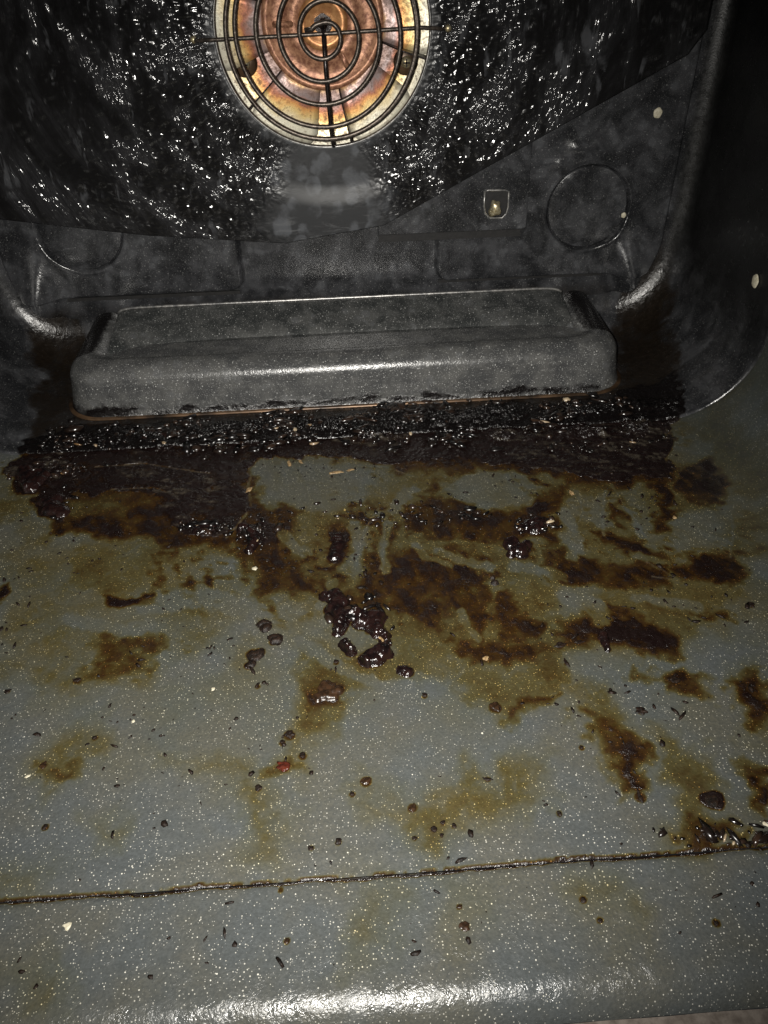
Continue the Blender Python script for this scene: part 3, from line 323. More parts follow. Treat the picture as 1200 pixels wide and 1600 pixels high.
CRUMBS = [
    ('pale_crumb', -0.0982, -0.41, 0.00185, 0.00189, 0.00103, 0.3, 'pale', 'round cream crumb on the front lip at the left', 'crumb', None),
    ('pale_crumb', -0.1134, -0.1252, 0.00273, 0.00314, 0.00234, 0, 'pale', 'cream bead in the black grease under the box left end', 'crumb', None),
    ('pale_crumb', -0.0489, -0.2436, 0.00189, 0.00181, 0.00126, 0, 'pale', 'white crumb in a small clean patch left of the centre', 'crumb', None),
    ('pale_crumb', -0.0613, -0.317, 0.00106, 0.00122, 0.00079, 0, 'pale', 'white speck on the bare left part of the floor', 'crumb', None),
    ('pale_crumb', -0.0918, -0.3307, 0.00089, 0.00103, 0.00076, 0, 'pale', 'white speck above the olive streak at the left', 'crumb', None),
    ('pale_crumb', 0.1195, -0.1977, 0.00138, 0.00278, 0.00173, 0.2, 'tan', 'tan crumb standing beside the scraped patch at the right', 'crumb', None),
    ('pale_crumb', 0.1673, -0.2231, 0.0013, 0.00187, 0.0013, 0, 'tan', 'tan crumb in the brown streaks at the far right', 'crumb', None),
    ('pale_crumb', -0.1273, -0.353, 0.00147, 0.00085, 0.00074, 0.5, 'pale', 'pale sliver at the foot of the left brown streak', 'crumb', None),
    ('pale_crumb', 0.0545, -0.3095, 0.00192, 0.00158, 0.0011, 0.7, 'tan', 'greyish crumb right of the round tar lump', 'crumb', None),
    ('pale_crumb', 0.0108, -0.2948, 0.00171, 0.00229, 0.00199, 0.5, 'tan', 'amber crumb stuck to the right leg of the tar lump', 'crumb', None),
    ('tan_flake', -0.0079, -0.1665, 0.00511, 0.00168, 0.0011, 0.1, 'tan', 'golden flake on the clean patch before the box', 'flake', None),
    ('tan_flake', 0.0005, -0.1648, 0.00329, 0.00126, 0.00073, 0.3, 'tan', 'short golden flake right of the long one', 'flake', None),
    ('tan_flake', -0.0348, -0.155, 0.00148, 0.0034, 0.00111, 0, 'tan', 'golden flake at the top edge of the clean patch', 'flake', None),
    ('tan_flake', -0.056, -0.1784, 0.00178, 0.00327, 0.00107, -0.4, 'tan', 'golden flake at the left edge of the clean patch', 'flake', None),
    ('tan_flake', -0.1765, -0.1531, 0.0037, 0.00128, 0.00148, 0.6, 'tan', 'pale twig of residue on the far left clot', 'flake', None),
    ('tan_flake', -0.1712, -0.1511, 0.00187, 0.00172, 0.0015, 0.2, 'tan', 'pale round flake on the far left clot', 'flake', None),
    ('tan_flake', 0.041, -0.1104, 0.0024, 0.0023, 0.0024, 0.2, 'tan', 'tan crumb in the crust under the box middle', 'flake', None),
    ('tan_flake', -0.0282, -0.1544, 0.00111, 0.00298, 0.00111, 0.5, 'tan', 'thin golden flake beside the crust', 'flake', None),
    ('red_crumb', -0.0306, -0.3561, 0.00336, 0.00248, 0.00144, -0.3, 'red', 'red brown berry like crumb on the front floor', 'crumb', None),
    ('red_crumb', 0.0295, -0.4192, 0.00205, 0.00189, 0.00082, 0.2, 'rust', 'orange brown spot on the front lip at the middle', 'crumb', None),
    ('red_crumb', 0.0167, -0.3769, 0.00115, 0.00238, 0.00092, -0.4, 'rust', 'dark red crumb at the left of the olive patch', 'crumb', None),
    ('black_crumb', -0.0289, -0.3418, 0.00225, 0.0023, 0.001, 0, 'char', 'brown black crumb above the red berry crumb', 'crumb', None),
    ('black_crumb', -0.0315, -0.3451, 0.00125, 0.00115, 0.00075, 0, 'char', 'small black crumb just above the red berry crumb', 'crumb', None),
    ('black_crumb', -0.0236, -0.3518, 0.00147, 0.00169, 0.00098, 0, 'char', 'black crumb right of the red berry crumb', 'crumb', None),
    ('black_crumb', -0.0395, -0.3646, 0.00168, 0.00166, 0.00096, 0.5, 'char', 'black crumb below left of the red berry crumb', 'crumb', None),
    ('black_crumb', 0.0004, -0.3645, 0.00264, 0.00193, 0.00096, 0.2, 'rust', 'brown crumb right of the red berry crumb on olive film', 'crumb', None),
    ('black_crumb', -0.005, -0.3696, 0.00118, 0.00108, 0.00071, 0, 'char', 'black crumb just below the brown one on olive film', 'crumb', None),
    ('black_crumb', -0.0103, -0.3878, 0.00158, 0.00155, 0.0009, 0.9, 'char', 'black seed like crumb above the front joint', 'crumb', None),
    ('black_crumb', -0.0198, -0.3894, 0.00154, 0.00126, 0.00088, 0, 'char', 'black ring shaped crumb left of the seed like one', 'crumb', None),
    ('black_crumb', 0.0234, -0.3856, 0.00135, 0.00155, 0.0009, 0, 'char', 'largest black crumb of the cluster on the olive patch', 'crumb', None),
    ('black_crumb', 0.0268, -0.3834, 0.00113, 0.00104, 0.00068, 0.3, 'char', 'black crumb at the top of the cluster on the olive patch', 'crumb', None),
    ('black_crumb', 0.0305, -0.3849, 0.00113, 0.00129, 0.00068, 0, 'char', 'black crumb right in the cluster on the olive patch', 'crumb', None),
    ('black_crumb', 0.0258, -0.3881, 0.00088, 0.00101, 0.00066, 0, 'char', 'black crumb low in the cluster on the olive patch', 'crumb', None),
    ('black_crumb', 0.0163, -0.3884, 0.00135, 0.00078, 0.00067, 0, 'char', 'flat black crumb left below the cluster on the olive patch', 'crumb', None),
    ('black_crumb', 0.0455, -0.3674, 0.00235, 0.00081, 0.00071, -0.35, 'char', 'thin black stick crumb on the olive patch', 'crumb', None),
    ('black_crumb', 0.0686, -0.3831, 0.00115, 0.00159, 0.00092, 0, 'char', 'lone black crumb right of the olive patch', 'crumb', None),
    ('black_crumb', 0.0836, -0.3565, 0.00098, 0.00113, 0.00074, 0, 'char', 'black crumb at the left edge of the brown leaf stain', 'crumb', None),
    ('black_crumb', 0.054, -0.3351, 0.0023, 0.00293, 0.00153, 0.4, 'rust', 'dark crumb at the end of the brown smear', 'crumb', None),
    ('black_crumb', 0.1116, -0.3416, 0.00275, 0.0023, 0.00125, 0, 'char', 'dark crumb between the brown leaf stain and the right spot', 'crumb', None),
    ('black_crumb', 0.026, -0.327, 0.0013, 0.00149, 0.00104, 0.6, 'char', 'small black crumb below the flat oval lump', 'crumb', None),
    ('black_crumb', -0.01, -0.306, 0.00165, 0.00126, 0.00082, 0, 'char', 'black crumb left of the round tar lump', 'crumb', None),
    ('black_crumb', -0.043, -0.3161, 0.00079, 0.00183, 0.00079, -0.4, 'char', 'small black sliver below the bean shaped lump', 'crumb', None),
    ('black_crumb', 0.0124, -0.2589, 0.00183, 0.0014, 0.00092, -0.7, 'char', 'black sliver above the big tar lump', 'crumb', None),
    ('black_crumb', 0.1794, -0.2881, 0.00203, 0.00233, 0.00116, 0, 'char', 'lone black crumb at the right edge of the floor', 'crumb', None),
    ('black_crumb', 0.1304, -0.3275, 0.00234, 0.00209, 0.00104, 0, 'char', 'black crumb on the brown spot near the right edge', 'crumb', None),
    ('black_crumb', 0.0875, -0.3049, 0.00303, 0.0019, 0.0011, 0.2, 'char', 'black crumb below the scraped round patch', 'crumb', None),
    ('black_crumb', 0.0963, -0.3038, 0.00275, 0.00127, 0.00083, 0.1, 'char', 'flat black crumb left of the ribbed sliver', 'crumb', None),
    ('black_crumb', 0.0879, -0.3147, 0.00106, 0.00274, 0.00106, 0.2, 'char', 'narrow black crumb below the flat one', 'crumb', None),
    ('black_crumb', -0.1199, -0.3072, 0.0022, 0.00127, 0.00083, 0.1, 'char', 'black crumb on the olive smear at the left', 'crumb', None),
    ('black_crumb', -0.1476, -0.3111, 0.00189, 0.00155, 0.00081, 0.6, 'char', 'black crumb at the left edge of the floor', 'crumb', None),
    ('black_crumb', -0.1226, -0.3484, 0.00147, 0.00225, 0.00098, -0.5, 'rust', 'brown crumb on the left brown streak', 'crumb', None),
    ('black_crumb', -0.1057, -0.3372, 0.00153, 0.00088, 0.00077, 0.5, 'char', 'black crumb at the upper end of the left streak', 'crumb', None),
    ('black_crumb', -0.115, -0.3744, 0.00115, 0.00159, 0.00069, 0, 'char', 'black crumb left of the small olive spot', 'crumb', None),
    ('black_crumb', -0.0272, -0.4196, 0.001, 0.00138, 0.0008, -0.4, 'rust', 'brown crumb on the front lip left of the middle', 'crumb', None),
    ('black_crumb', -0.0297, -0.4034, 0.00086, 0.00099, 0.00065, 0, 'char', 'black crumb just in front of the joint left of the middle', 'crumb', None),
    ('black_crumb', 0.0693, -0.4136, 0.00123, 0.00165, 0.00082, 0, 'char', 'dark crumb inside the faint ring on the front lip', 'crumb', None),
    ('black_crumb', 0.0729, -0.4206, 0.001, 0.00115, 0.0008, 0, 'char', 'dark crumb at the lower edge of the faint ring', 'crumb', None),
    ('black_crumb', 0.1094, -0.424, 0.001, 0.00138, 0.0008, 0, 'char', 'dark crumb on the front lip at the right', 'crumb', None),
    ('black_crumb', 0.0287, -0.4129, 0.00126, 0.00097, 0.00063, 0, 'rust', 'small brown crumb above the orange spot on the lip', 'crumb', None),
    ('black_crumb', 0.0991, -0.3789, 0.00092, 0.0037, 0.00092, 0.1, 'char', 'upright black sliver near the right end of the joint', 'crumb', None),
    ('black_crumb', 0.137, -0.1814, 0.00245, 0.00201, 0.0014, 0, 'char', 'black crumb at the right end of the crust', 'crumb', None),
    ('black_crumb', 0.1398, -0.3924, 0.00176, 0.00152, 0.00132, 0, 'pale', 'white crumb at the right edge above the joint', 'crumb', None)]
CLUSTERS = [(-0.171, -0.1259, 0.008, 0.003), (-0.1465, -0.1248, 0.011, 0.0035), (-0.1168, -0.1185, 0.007, 0.003), (-0.1838, -0.1543, 0.007, 0.005), (-0.1617, -0.1832, 0.006, 0.006), (-0.1613, -0.1501, 0.01, 0.003), (-0.0516, -0.2175, 0.006, 0.007), (-0.0772, -0.2095, 0.008, 0.003), (0.0955, -0.2229, 0.006, 0.004), (0.1644, -0.1515, 0.012, 0.008), (0.1784, -0.1316, 0.006, 0.004), (0.0034, -0.2039, 0.03, 0.006), (0.0501, -0.2135, 0.02, 0.004), (0.125, -0.3963, 0.012, 0.0025), (0.0007, -0.2791, 0.008, 0.008), (0.1328, -0.1553, 0.02, 0.005)]


HALOS = [(x, y, r, .9) for L in LUMPS if L[3] in ('tar', 'char', 'rust') for (x, y, r) in L[1]]+[(c[1], c[2], (c[3]+c[4])*.36, .62) for c in CRUMBS if c[7] in ('char', 'rust', 'red')]
def grime_fields(X, Y):
    """film thickness 0..1, lumpy char 0..1, scraped pale marks 0..1 over floor points"""
    wx = (fbm(X, Y, 55, 3, 1)-.5)*.020+(fbm(X, Y, 210, 4, 2)-.5)*.011
    wy = (fbm(X, Y, 55, 3, 3)-.5)*.016+(fbm(X, Y, 210, 4, 4)-.5)*.009
    F = {}
    for kind, soft, wk in (('amber', .010, 1.0), ('brown', .0055, .95), ('dark', .0032, .75), ('char', .0060, 1.05), ('clean', .0045, .7)):
        f = np.zeros(X.shape)
        for (st, poly) in STAINS[kind]:
            P = np.array(poly); pad = .022
            m = (X > P[:, 0].min()-pad) & (X < P[:, 0].max()+pad) & (Y > P[:, 1].min()-pad) & (Y < P[:, 1].max()+pad)
            if not m.any(): continue
            d = poly_sdf(X[m]+wx[m]*wk, Y[m]+wy[m]*wk, poly)
            f[m] = np.maximum(f[m], st*sst(soft, -soft, d))
        F[kind] = f
    scr = np.zeros(X.shape); grain = fbm(X*1.2+Y*.5, Y*.25, 420, 3, 41)
    for (w, st, pts) in WIPES:
        P = np.array(pts); pad = w*1.6
        m = (X > P[:, 0].min()-pad) & (X < P[:, 0].max()+pad) & (Y > P[:, 1].min()-pad) & (Y < P[:, 1].max()+pad)
        if m.any(): F['clean'][m] = np.maximum(F['clean'][m], st*sst(w, w*.55, line_dist(X[m]+wx[m]*.3, Y[m]+wy[m]*.3, pts)+w*.8*(grain[m]-.45)))
    for (w, st, pts) in STROKES:
        P = np.array(pts); pad = .006
        m = (X > P[:, 0].min()-pad) & (X < P[:, 0].max()+pad) & (Y > P[:, 1].min()-pad) & (Y < P[:, 1].max()+pad)
        if not m.any(): continue
        d = line_dist(X[m]+wx[m]*.12, Y[m]+wy[m]*.12, pts)+.7*w*(fbm(X[m], Y[m], 500, 2, 40)-.4); s = sst(w, w*.3, d)
        if st > 0: scr[m] = np.maximum(scr[m], s*st)
        else: F['dark'][m] = np.maximum(F['dark'][m], -st*s)
    n_a = fbm(X, Y, 60, 5, 5); n_b = fbm(X, Y, 130, 5, 6); n_s = fbm(X+.35*Y, Y*.30, 240, 4, 9); n_d = fbm(X*.4-Y*.25, Y+.3*X, 300, 4, 14)
    T = F['amber']*(.12+.46*n_a)
    T = np.maximum(T, F['brown']*(.40+.50*n_b+.40*(n_s-.45)))
    T = np.maximum(T, F['dark']*(.62+.45*n_b+.3*(n_d-.5)))
    haze = sst(-.385, -.27, Y)*.46*np.clip(n_a-.30, 0, 1)*(1+.5*sst(-.27, -.20, Y))
    smear = sst(-.305, -.24, Y)*sst(.22, .17, X)*sst(-.15, -.06, X)*1.5*np.clip(n_s*.55+n_d*.45-.47, 0, 1)*2.2*sst(.42, .6, fbm(X, Y, 28, 3, 18))
    T = np.maximum(T, haze+smear*.85)
    T = T*(1-.82*F['clean']*(.55+.7*n_s))
    for (x, y, r, s) in HALOS:
        m = (np.abs(X-x) < r*2.6) & (np.abs(Y-y) < r*2.6)
        if m.any(): T[m] = np.maximum(T[m], s*sst(1.45, .75, (np.hypot(X[m]-x, Y[m]-y)+.45*min(1, r/.006)*wx[m])/r))
    ch = F['char']*(.8+.4*fbm(X, Y, 200, 3, 7))*(1-F['clean'])
    T = np.maximum(T, sst(.22, .80, ch)*(.62+.46*n_b+.18*(n_s-.4)+.2*sst(-.05, .10, X)))*(1-.55*scr)
    side_dark = sst(.165, .232, X+.10*(Y+.20))*.72+sst(.19, .235, -X)*.45  # floor colour gets darker towards both side edges
    return np.clip(T, 0, 1), ch*(1-scr), np.clip(scr*.45*sst(.2, .5, T)+.22*sst(.4, .9, ch)*sst(.52, .70, n_d)*sst(.5, .62, fbm(X, Y, 40, 3, 19)), 0, 1), np.clip(side_dark*(.8+.4*n_a), 0, 1)
def grime_attr(me, X, Y): set_col(me, 'grime', np.stack(grime_fields(X, Y), -1).reshape(-1, 4))
def lumpy(X, Y, ch, br):
    r = 1-np.abs(2*fbm(X, Y, 330, 4, 21)-1); r2 = fbm(X, Y, 900, 2, 25)
    w = np.exp(-((Y+.1185+.003*np.sin(X*40))/.0125)**2)*(.35+.65*np.exp(-((X-.02)/.10)**2))+.5*np.exp(-((Y+.139)/.007)**2)*sst(.04, .09, X)+.6*np.exp(-((X+.175)/.02)**2-((Y+.145)/.012)**2)
    r3 = 1-np.abs(2*fbm(X, Y, 170, 4, 23)-1); r4 = sst(.40, .75, fbm(X, Y, 75, 3, 24))
    lumpy.crust = np.clip(sst(.35, .8, ch)*(w*(.45+.9*r4)+.14), 0, 1)
    return sst(.4, .9, ch)*(.0005*r**2+.0002*r2+w*(.25+.75*r4)*(.0058*r3**2+.0020*r**2))

# ------------------------------------------------------------------ the setting: floor, side walls, back wall, front lip
HW, RC = .2435, .055          # half width of the oven and its corner radius
YB, YS = -.128, -.400         # joint with the back pressing, front joint
def cross_section(ds):
    L1 = RC*math.pi/2; Lf = 2*(HW-RC); tot = 2*L1+Lf; n = int(tot/ds); s = np.linspace(0, tot, n)
    x = np.empty(n); z = np.empty(n)
    a = s < L1; q = s[a]/RC; x[a] = -HW+RC-RC*np.cos(q); z[a] = RC-RC*np.sin(q)
    b = (s >= L1) & (s <= L1+Lf); x[b] = -HW+RC+(s[b]-L1); z[b] = 0
    c = s > L1+Lf; q = (s[c]-L1-Lf)/RC; x[c] = HW-RC+RC*np.sin(q); z[c] = RC-RC*np.cos(q)
    return x, z
cx, cz = cross_section(.00062); ys = np.arange(YB, YS-.0001, -.00062); ys[-1] = YS
X, Y = np.meshgrid(cx, ys); Z = np.repeat(cz[None, :], len(ys), 0)
tk, ch, sc, z0 = grime_fields(X, Y)
bow = -.0016*np.exp(-((Y+.27)/.10)**2)*np.exp(-(X/.15)**2)          # the sheet sags a little
edge = -.0012*(Y < YS+.0003) + .0002*np.exp(-((Y-YS-.007)/.003)**2)
Zd = Z+lumpy(X, Y, ch, tk)+bow+edge
me = mesh_np('oven_floor', np.stack([X, Y, Zd], -1).reshape(-1, 3), grid_faces(len(ys), len(cx), True))
set_col(me, 'grime', np.stack([tk, ch, sc, z0], -1).reshape(-1, 4)); set_val(me, 'crust', lumpy.crust)
oven_floor = struct(link('oven_floor', me, M_floor), 'grey speckled enamel oven floor covered in brown burnt grease')
sm_ = np.ones(len(me.polygons), bool); sm_[-(len(cx)-1)*2:] = False; me.polygons.foreach_set('use_smooth', sm_)

# front lip: drops away towards the door
ylip = np.concatenate([np.linspace(YS-.0005, -.4335, 62), -.4335-.0126*np.linspace(.03, 1, 34)])
def lip_z(y): 
    z = -.0013+.0010*sst(YS, YS-.003, y)
    t = np.clip((-.4335-y)/.0145, 0, .92); return z-.0145*(1-np.sqrt(1-t*t))
xl = np.linspace(-.25, .25, 900); Xl, Yl = np.meshgrid(xl, ylip); Zl = lip_z(Yl)+.0006*(fbm(Xl, Yl, 40, 3, 50)-.5)
me = mesh_np('front_lip', np.stack([Xl, Yl, Zl], -1).reshape(-1, 3), grid_faces(len(ylip), len(xl), True)); grime_attr(me, Xl, Yl)
struct(link('front_lip', me, M_lip), 'grey speckled enamel lip in front of the floor joint')
bm = bmesh.new()
prof = [(-.4464, -.0085), (-.4469, -.0056), (-.4530, -.0050), (-.4600, -.0065), (-.4600, -.03), (-.4464, -.03)]
rows = []
for i in range(61):
    x = -.26+.52*i/60; rows.append([bm.verts.new((x, y, z+.0003*math.sin(i*1.7))) for y, z in prof])
for a, b in zip(rows[:-1], rows[1:]):
    for k in range(len(prof)): bm.faces.new((a[k], a[(k+1) % len(prof)], b[(k+1) % len(prof)], b[k]))
bm.faces.new(rows[0]); bm.faces.new(rows[-1][::-1])
struct(bm_obj('front_frame', bm, M_frame, None, False), 'dull metal frame edge at the mouth of the oven')

for s, nm, lab in ((-1, 'side_wall_left', 'dark enamel left side wall of the oven'), (1, 'side_wall_right', 'very dark enamel right side wall of the oven')):
    yy = np.linspace(YB, -.45, 60); zz = np.linspace(RC, .40, 70); A, B = np.meshgrid(yy, zz)
    Xw = s*(HW+.0006*(fbm(A, B, 20, 3, 60)-.5)*sst(RC, RC+.02, B))
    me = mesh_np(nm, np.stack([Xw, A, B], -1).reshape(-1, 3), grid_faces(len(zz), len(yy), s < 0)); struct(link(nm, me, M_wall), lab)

# back wall pressing: a flat panel with embossed steps, a rounded cove, then a skirt that laps the floor
BHW, BZ, BR, TOP = .2250, .026, .042, .36
FX, FZ = -.001, .1965          # fan axis
KN = ((-.1672, .0895), (.1672, .0895)); KR = .0272
def half_width(z):
    d = np.clip(BZ+BR-z, 0, BR); return BHW-BR+np.sqrt(np.maximum(BR*BR-d*d, 0))
zz = BZ+(TOP-BZ)*np.concatenate([np.linspace(0, .45, 210)[:-1], np.linspace(.45, 1, 150)]); uu = np.linspace(-1, 1, 470)
U, Zb = np.meshgrid(uu, zz); Xb = U*half_width(Zb)
def rbox(x, z, x0, x1, z0, z1, r):
    qx = np.abs(x-(x0+x1)/2)-(x1-x0)/2+r; qz = np.abs(z-(z0+z1)/2)-(z1-z0)/2+r
    return np.hypot(np.maximum(qx, 0), np.maximum(qz, 0))+np.minimum(np.maximum(qx, qz), 0)-r
Hh = np.zeros(Xb.shape)
for (x0, x1) in ((-.30, -.0665), (.0672, .30)):
    Hh += .0066*sst(.0009, -.0009, rbox(Xb, Zb, x0, x1, .0438, .32, .008))
Hh += .0011*(fbm(Xb, Zb, 14, 3, 70)-.5)
for (xa, xb_) in ((-.1985, -.2085), (.1900, .2060)):
    Hh += .0150*sst(.088, .032, Zb)*np.exp(-((Xb-(xa+(xb_-xa)*(.085-Zb)/.055))/.0115)**2)
Hh += .0030*np.exp(-((Xb-.158)/.010)**2-((Zb-.127)/.006)**2)+.0016*np.exp(-((Xb-.146)/.006)**2-((Zb-.118)/.004)**2)
for (x, z) in KN:
    d = np.hypot(Xb-x, Zb-z); Hh -= .0050*sst(KR+.0004, KR-.0004, d); Hh += .0004*np.exp(-((d-KR-.0016)/.0010)**2)
d = np.hypot(Xb-FX, Zb-FZ); Hh -= .046*sst(.078, .0745, d)
Hh *= sst(0, .0035, half_width(Zb)-np.abs(Xb))*sst(BZ, BZ+.006, Zb)
V = [np.stack([Xb, -Hh, Zb], -1).reshape(-1, 3)]; F = [grid_faces(len(zz), len(uu))]; off = len(V[0])
def outline(hw, zb, r, n):
    # from top left, down, round the corner, along the bottom, up the right, evenly sampled by segment
    p = []
    nz, nc, nf = n
    for i in range(nz): p.append((-hw, TOP+(zb+r-TOP)*i/nz))
    for i in range(nc): q = math.pi/2*i/nc; p.append((-hw+r-r*math.cos(q), zb+r-r*math.sin(q)))
    for i in range(nf): p.append((-hw+r+2*(hw-r)*i/nf, zb))
    for i in range(nc): q = math.pi/2*i/nc; p.append((hw-r+r*math.sin(q), zb+r-r*math.cos(q)))
    for i in range(nz+1): p.append((hw, zb+r+(TOP-zb-r)*i/nz))
    return np.array(p)
NS = (60, 70, 520); rings = []; ry = []; SIDE = sst(.105, .035, outline(BHW, BZ, BR, NS)[:, 1])
for i in range(15):
    q = math.pi/2*i/14; t = math.sin(q); rings.append(outline(BHW+(HW-.004-BHW)*t, BZ*(1-t)+.0014*t, BR+(.052-BR)*t, NS)); ry.append(-(.009+.021*SIDE)*(1-math.cos(q)))
for i in range(1, 125):
    t = i/124; rings.append(outline(HW-.004+.0024*t, .0014, .052+.002*t, NS)); ry.append(-(.009+.021*SIDE)*(1-t)+(YB-.0035)*t)
rings.append(outline(HW-.0006, .0003, .054, NS)); ry.append(YB-.0042+0*SIDE)
RX = np.array([r[:, 0] for r in rings]); RZ = np.array([r[:, 1] for r in rings]); RY = np.array(ry)
tk, ch, sc, z0 = grime_fields(RX, RY)
low = sst(.10, .02, RZ); RZ2 = RZ+lumpy(RX, RY, ch, tk)*low
V.append(np.stack([RX, RY, RZ2], -1).reshape(-1, 3)); F.append(grid_faces(*RX.shape)[:, ::-1]+off)
me = mesh_np('back_wall', np.concatenate(V), np.concatenate(F))
ga = np.zeros((off, 4)); zr = Zb.ravel(); ga[:, 0] = .9*sst(.045, .028, zr)*fbm(Xb.ravel(), zr, 60, 4, 33)
side_dark = sst(.012, .075, RZ)*sst(0, 4, np.arange(len(rings)))[:, None]*.92; gb = np.stack([tk*low, ch*low, sc*0, side_dark], -1).reshape(-1, 4); set_col(me, 'grime', np.concatenate([ga, gb])); set_val(me, 'crust', np.concatenate([np.zeros(off), (lumpy.crust*low).ravel()]))  # colour of the pressing gets darker up its sides
back_wall = struct(link('back_wall', me, M_back), 'black sooty pressed back wall of the oven with rounded corners')
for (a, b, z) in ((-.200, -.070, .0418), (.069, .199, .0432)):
    bm = bmesh.new(); vv = [bm.verts.new((x, y, zz_)) for x in (a, b) for y in (-.0014, .004) for zz_ in (z-.0024, z)]; bmesh.ops.convex_hull(bm, input=vv); bm_obj('seam_shade', bm, M_dark, back_wall, False)  # solid black strips painting in the shaded grooves below the raised panels
for i, (x, z) in enumerate(KN):
    me = lathe_y('knockout_disc', [(0, -.0052), (.018, -.0053), (KR-.0014, -.0052), (KR-.0009, -.0049), (KR-.0008, .0009)], 72)
    set_col(me, 'grime', np.zeros((len(me.vertices), 4))); o = link('knockout_disc', me, M_back, back_wall); o.location = (x, .0006, z)
    o['label'] = ('round knockout disc in the back wall, half hidden by the fan cover', 'round knockout disc in the back wall, fully in view')[i]

# ------------------------------------------------------------------ bracket with its clip opening and screw, low on the back wall
br_root = thing('mounting_bracket', 'flat black bracket plate under the fan cover with a square clip opening', 'bracket', (.095, -.0034, .08))
def plate(name, outer, hole, y0, y1, m, parent, loc):
    bm = bmesh.new()
    from mathutils.geometry import delaunay_2d_cdt
    pts = [Vector(p) for p in outer]+[Vector(p) for p in hole]; n0 = len(outer); n = len(pts)
    fc = [list(range(n0))]; ed = [(n0+i, n0+(i+1) % len(hole)) for i in range(len(hole))]
    vo, eo, fo, *_ = delaunay_2d_cdt(pts, ed, fc, 1, 1e-7)
    hs = np.array(hole) if hole else None
    vs_ = [bm.verts.new((v.x-loc[0], y0-loc[1], v.y-loc[2])) for v in vo]
    for f in fo:
        c = sum((vo[i] for i in f), Vector((0, 0)))/len(f)
        if hole and poly_sdf(np.array([c.x]), np.array([c.y]), hole)[0] < 0: continue
        bm.faces.new([vs_[i] for i in f])
    ret = bmesh.ops.extrude_face_region(bm, geom=bm.faces[:]); 
    for v in ret['geom']:
        if isinstance(v, bmesh.types.BMVert): v.co.y += y1-y0
    o = bm_obj(name, bm, m, parent, False); set_col(o.data, 'grime', np.zeros((len(o.data.vertices), 4))); return o
clip = [(.0962, .1052), (.0985, .1058), (.1095, .1054), (.1118, .1046), (.1122, .0950), (.1112, .0905), (.1085, .0878), (.1005, .0882), (.0972, .0912), (.0962, .0960)]
LB = (.095, -.0034, .08)
plate('plate', [(.0275, .0802), (.1235, .0802), (.1250, .0815), (.1242, .1400), (.0275, .1400)], clip, -.0128, -.0068, M_back, br_root, LB)
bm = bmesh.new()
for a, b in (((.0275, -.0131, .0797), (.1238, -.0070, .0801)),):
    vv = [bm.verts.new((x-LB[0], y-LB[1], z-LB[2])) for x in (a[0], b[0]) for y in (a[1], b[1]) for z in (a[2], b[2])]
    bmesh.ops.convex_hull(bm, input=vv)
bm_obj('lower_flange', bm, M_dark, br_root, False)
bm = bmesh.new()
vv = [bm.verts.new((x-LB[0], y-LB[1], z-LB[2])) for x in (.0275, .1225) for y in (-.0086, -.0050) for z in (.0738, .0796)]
bmesh.ops.convex_hull(bm, input=vv); bm_obj('gap_shadow', bm, M_dark, br_root, False)  # black strip painting in the shadow line under the bracket plate
pts = [(x-LB[0], -.0131-LB[1], z-LB[2]) for x, z in clip]
me = tube_mesh('clip_rim', pts+pts[:1], .00075, 6); link('clip_rim', me, M_rim, br_root)
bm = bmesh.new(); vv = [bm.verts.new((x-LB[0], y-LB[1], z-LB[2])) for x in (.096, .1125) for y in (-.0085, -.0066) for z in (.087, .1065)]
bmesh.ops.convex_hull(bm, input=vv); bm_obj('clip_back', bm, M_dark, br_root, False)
def screw(name, loc, r, m, parent=None, cross=True, yaw=0):
    me = lathe_y(name, [(0, -r*.75), (r*.35, -r*.72), (r*.75, -r*.52), (r, -r*.1), (r, r*.5)], 20); o = link(name, me, m, parent); o.location = loc
    if cross:
        for k in (0, 1):
            bm = bmesh.new(); a, b = (r*.62, r*.13) if k else (r*.13, r*.62)
            vv = [bm.verts.new((x, y, z)) for x in (-a, a) for y in (-r*.79, -r*.5) for z in (-b, b)]; bmesh.ops.convex_hull(bm, input=vv)
            bm_obj('slot', bm, M_iron, o, False)
    return o
bm = bmesh.new(); bmesh.ops.create_icosphere(bm, subdivisions=3, radius=1)
for v in bm.verts:
    c = v.co; f = 1+.22*math.sin(c.x*4.1+1)*math.cos(c.z*3.3)+.1*math.sin(c.y*7)
    v.co = Vector((c.x*.0040*f*(1.15 if c.z < 0 else .85), c.y*.0030, c.z*.0052*f))
o = bm_obj('clip_screw', bm, M_screw, br_root); o.location = (.1040-LB[0], -.0122-LB[1], .0938-LB[2])

# ------------------------------------------------------------------ fan cover
PY = -.018; FR = .0609
fc = thing('fan_cover', 'large black grease crusted baffle plate round the fan opening', 'fan cover', (FX, PY, FZ))
OUT = [(.0307, .0881), (.1375, .1422), (.2106, .1791), (.2190, .1917), (.2194, .33), (-.218, .33), (-.218, .1035), (-.1215, .0882), (-.0344, .0793)]
OUTr = [(x-FX, z-FZ) for x, z in OUT]
ang = np.linspace(math.pi/2, math.pi/2+2*math.pi, 900); ca = [math.atan2(z, x) for x, z in OUTr]; ca = [a if a >= math.pi/2 else a+2*math.pi for a in ca]
ang = np.sort(np.concatenate([ang, ca]))
def ray_out(a):
    dx, dz = math.cos(a), math.sin(a); best = 1e9
    for i in range(len(OUTr)):
        (x0, z0), (x1, z1) = OUTr[i], OUTr[(i+1) % len(OUTr)]; ex, ez = x1-x0, z1-z0; den = dx*ez-dz*ex
        if abs(den) < 1e-12: continue
        t = (x0*ez-z0*ex)/den; u = (x0*dz-z0*dx)/den
        if t > 0 and -1e-6 <= u <= 1+1e-6: best = min(best, t)
    return best
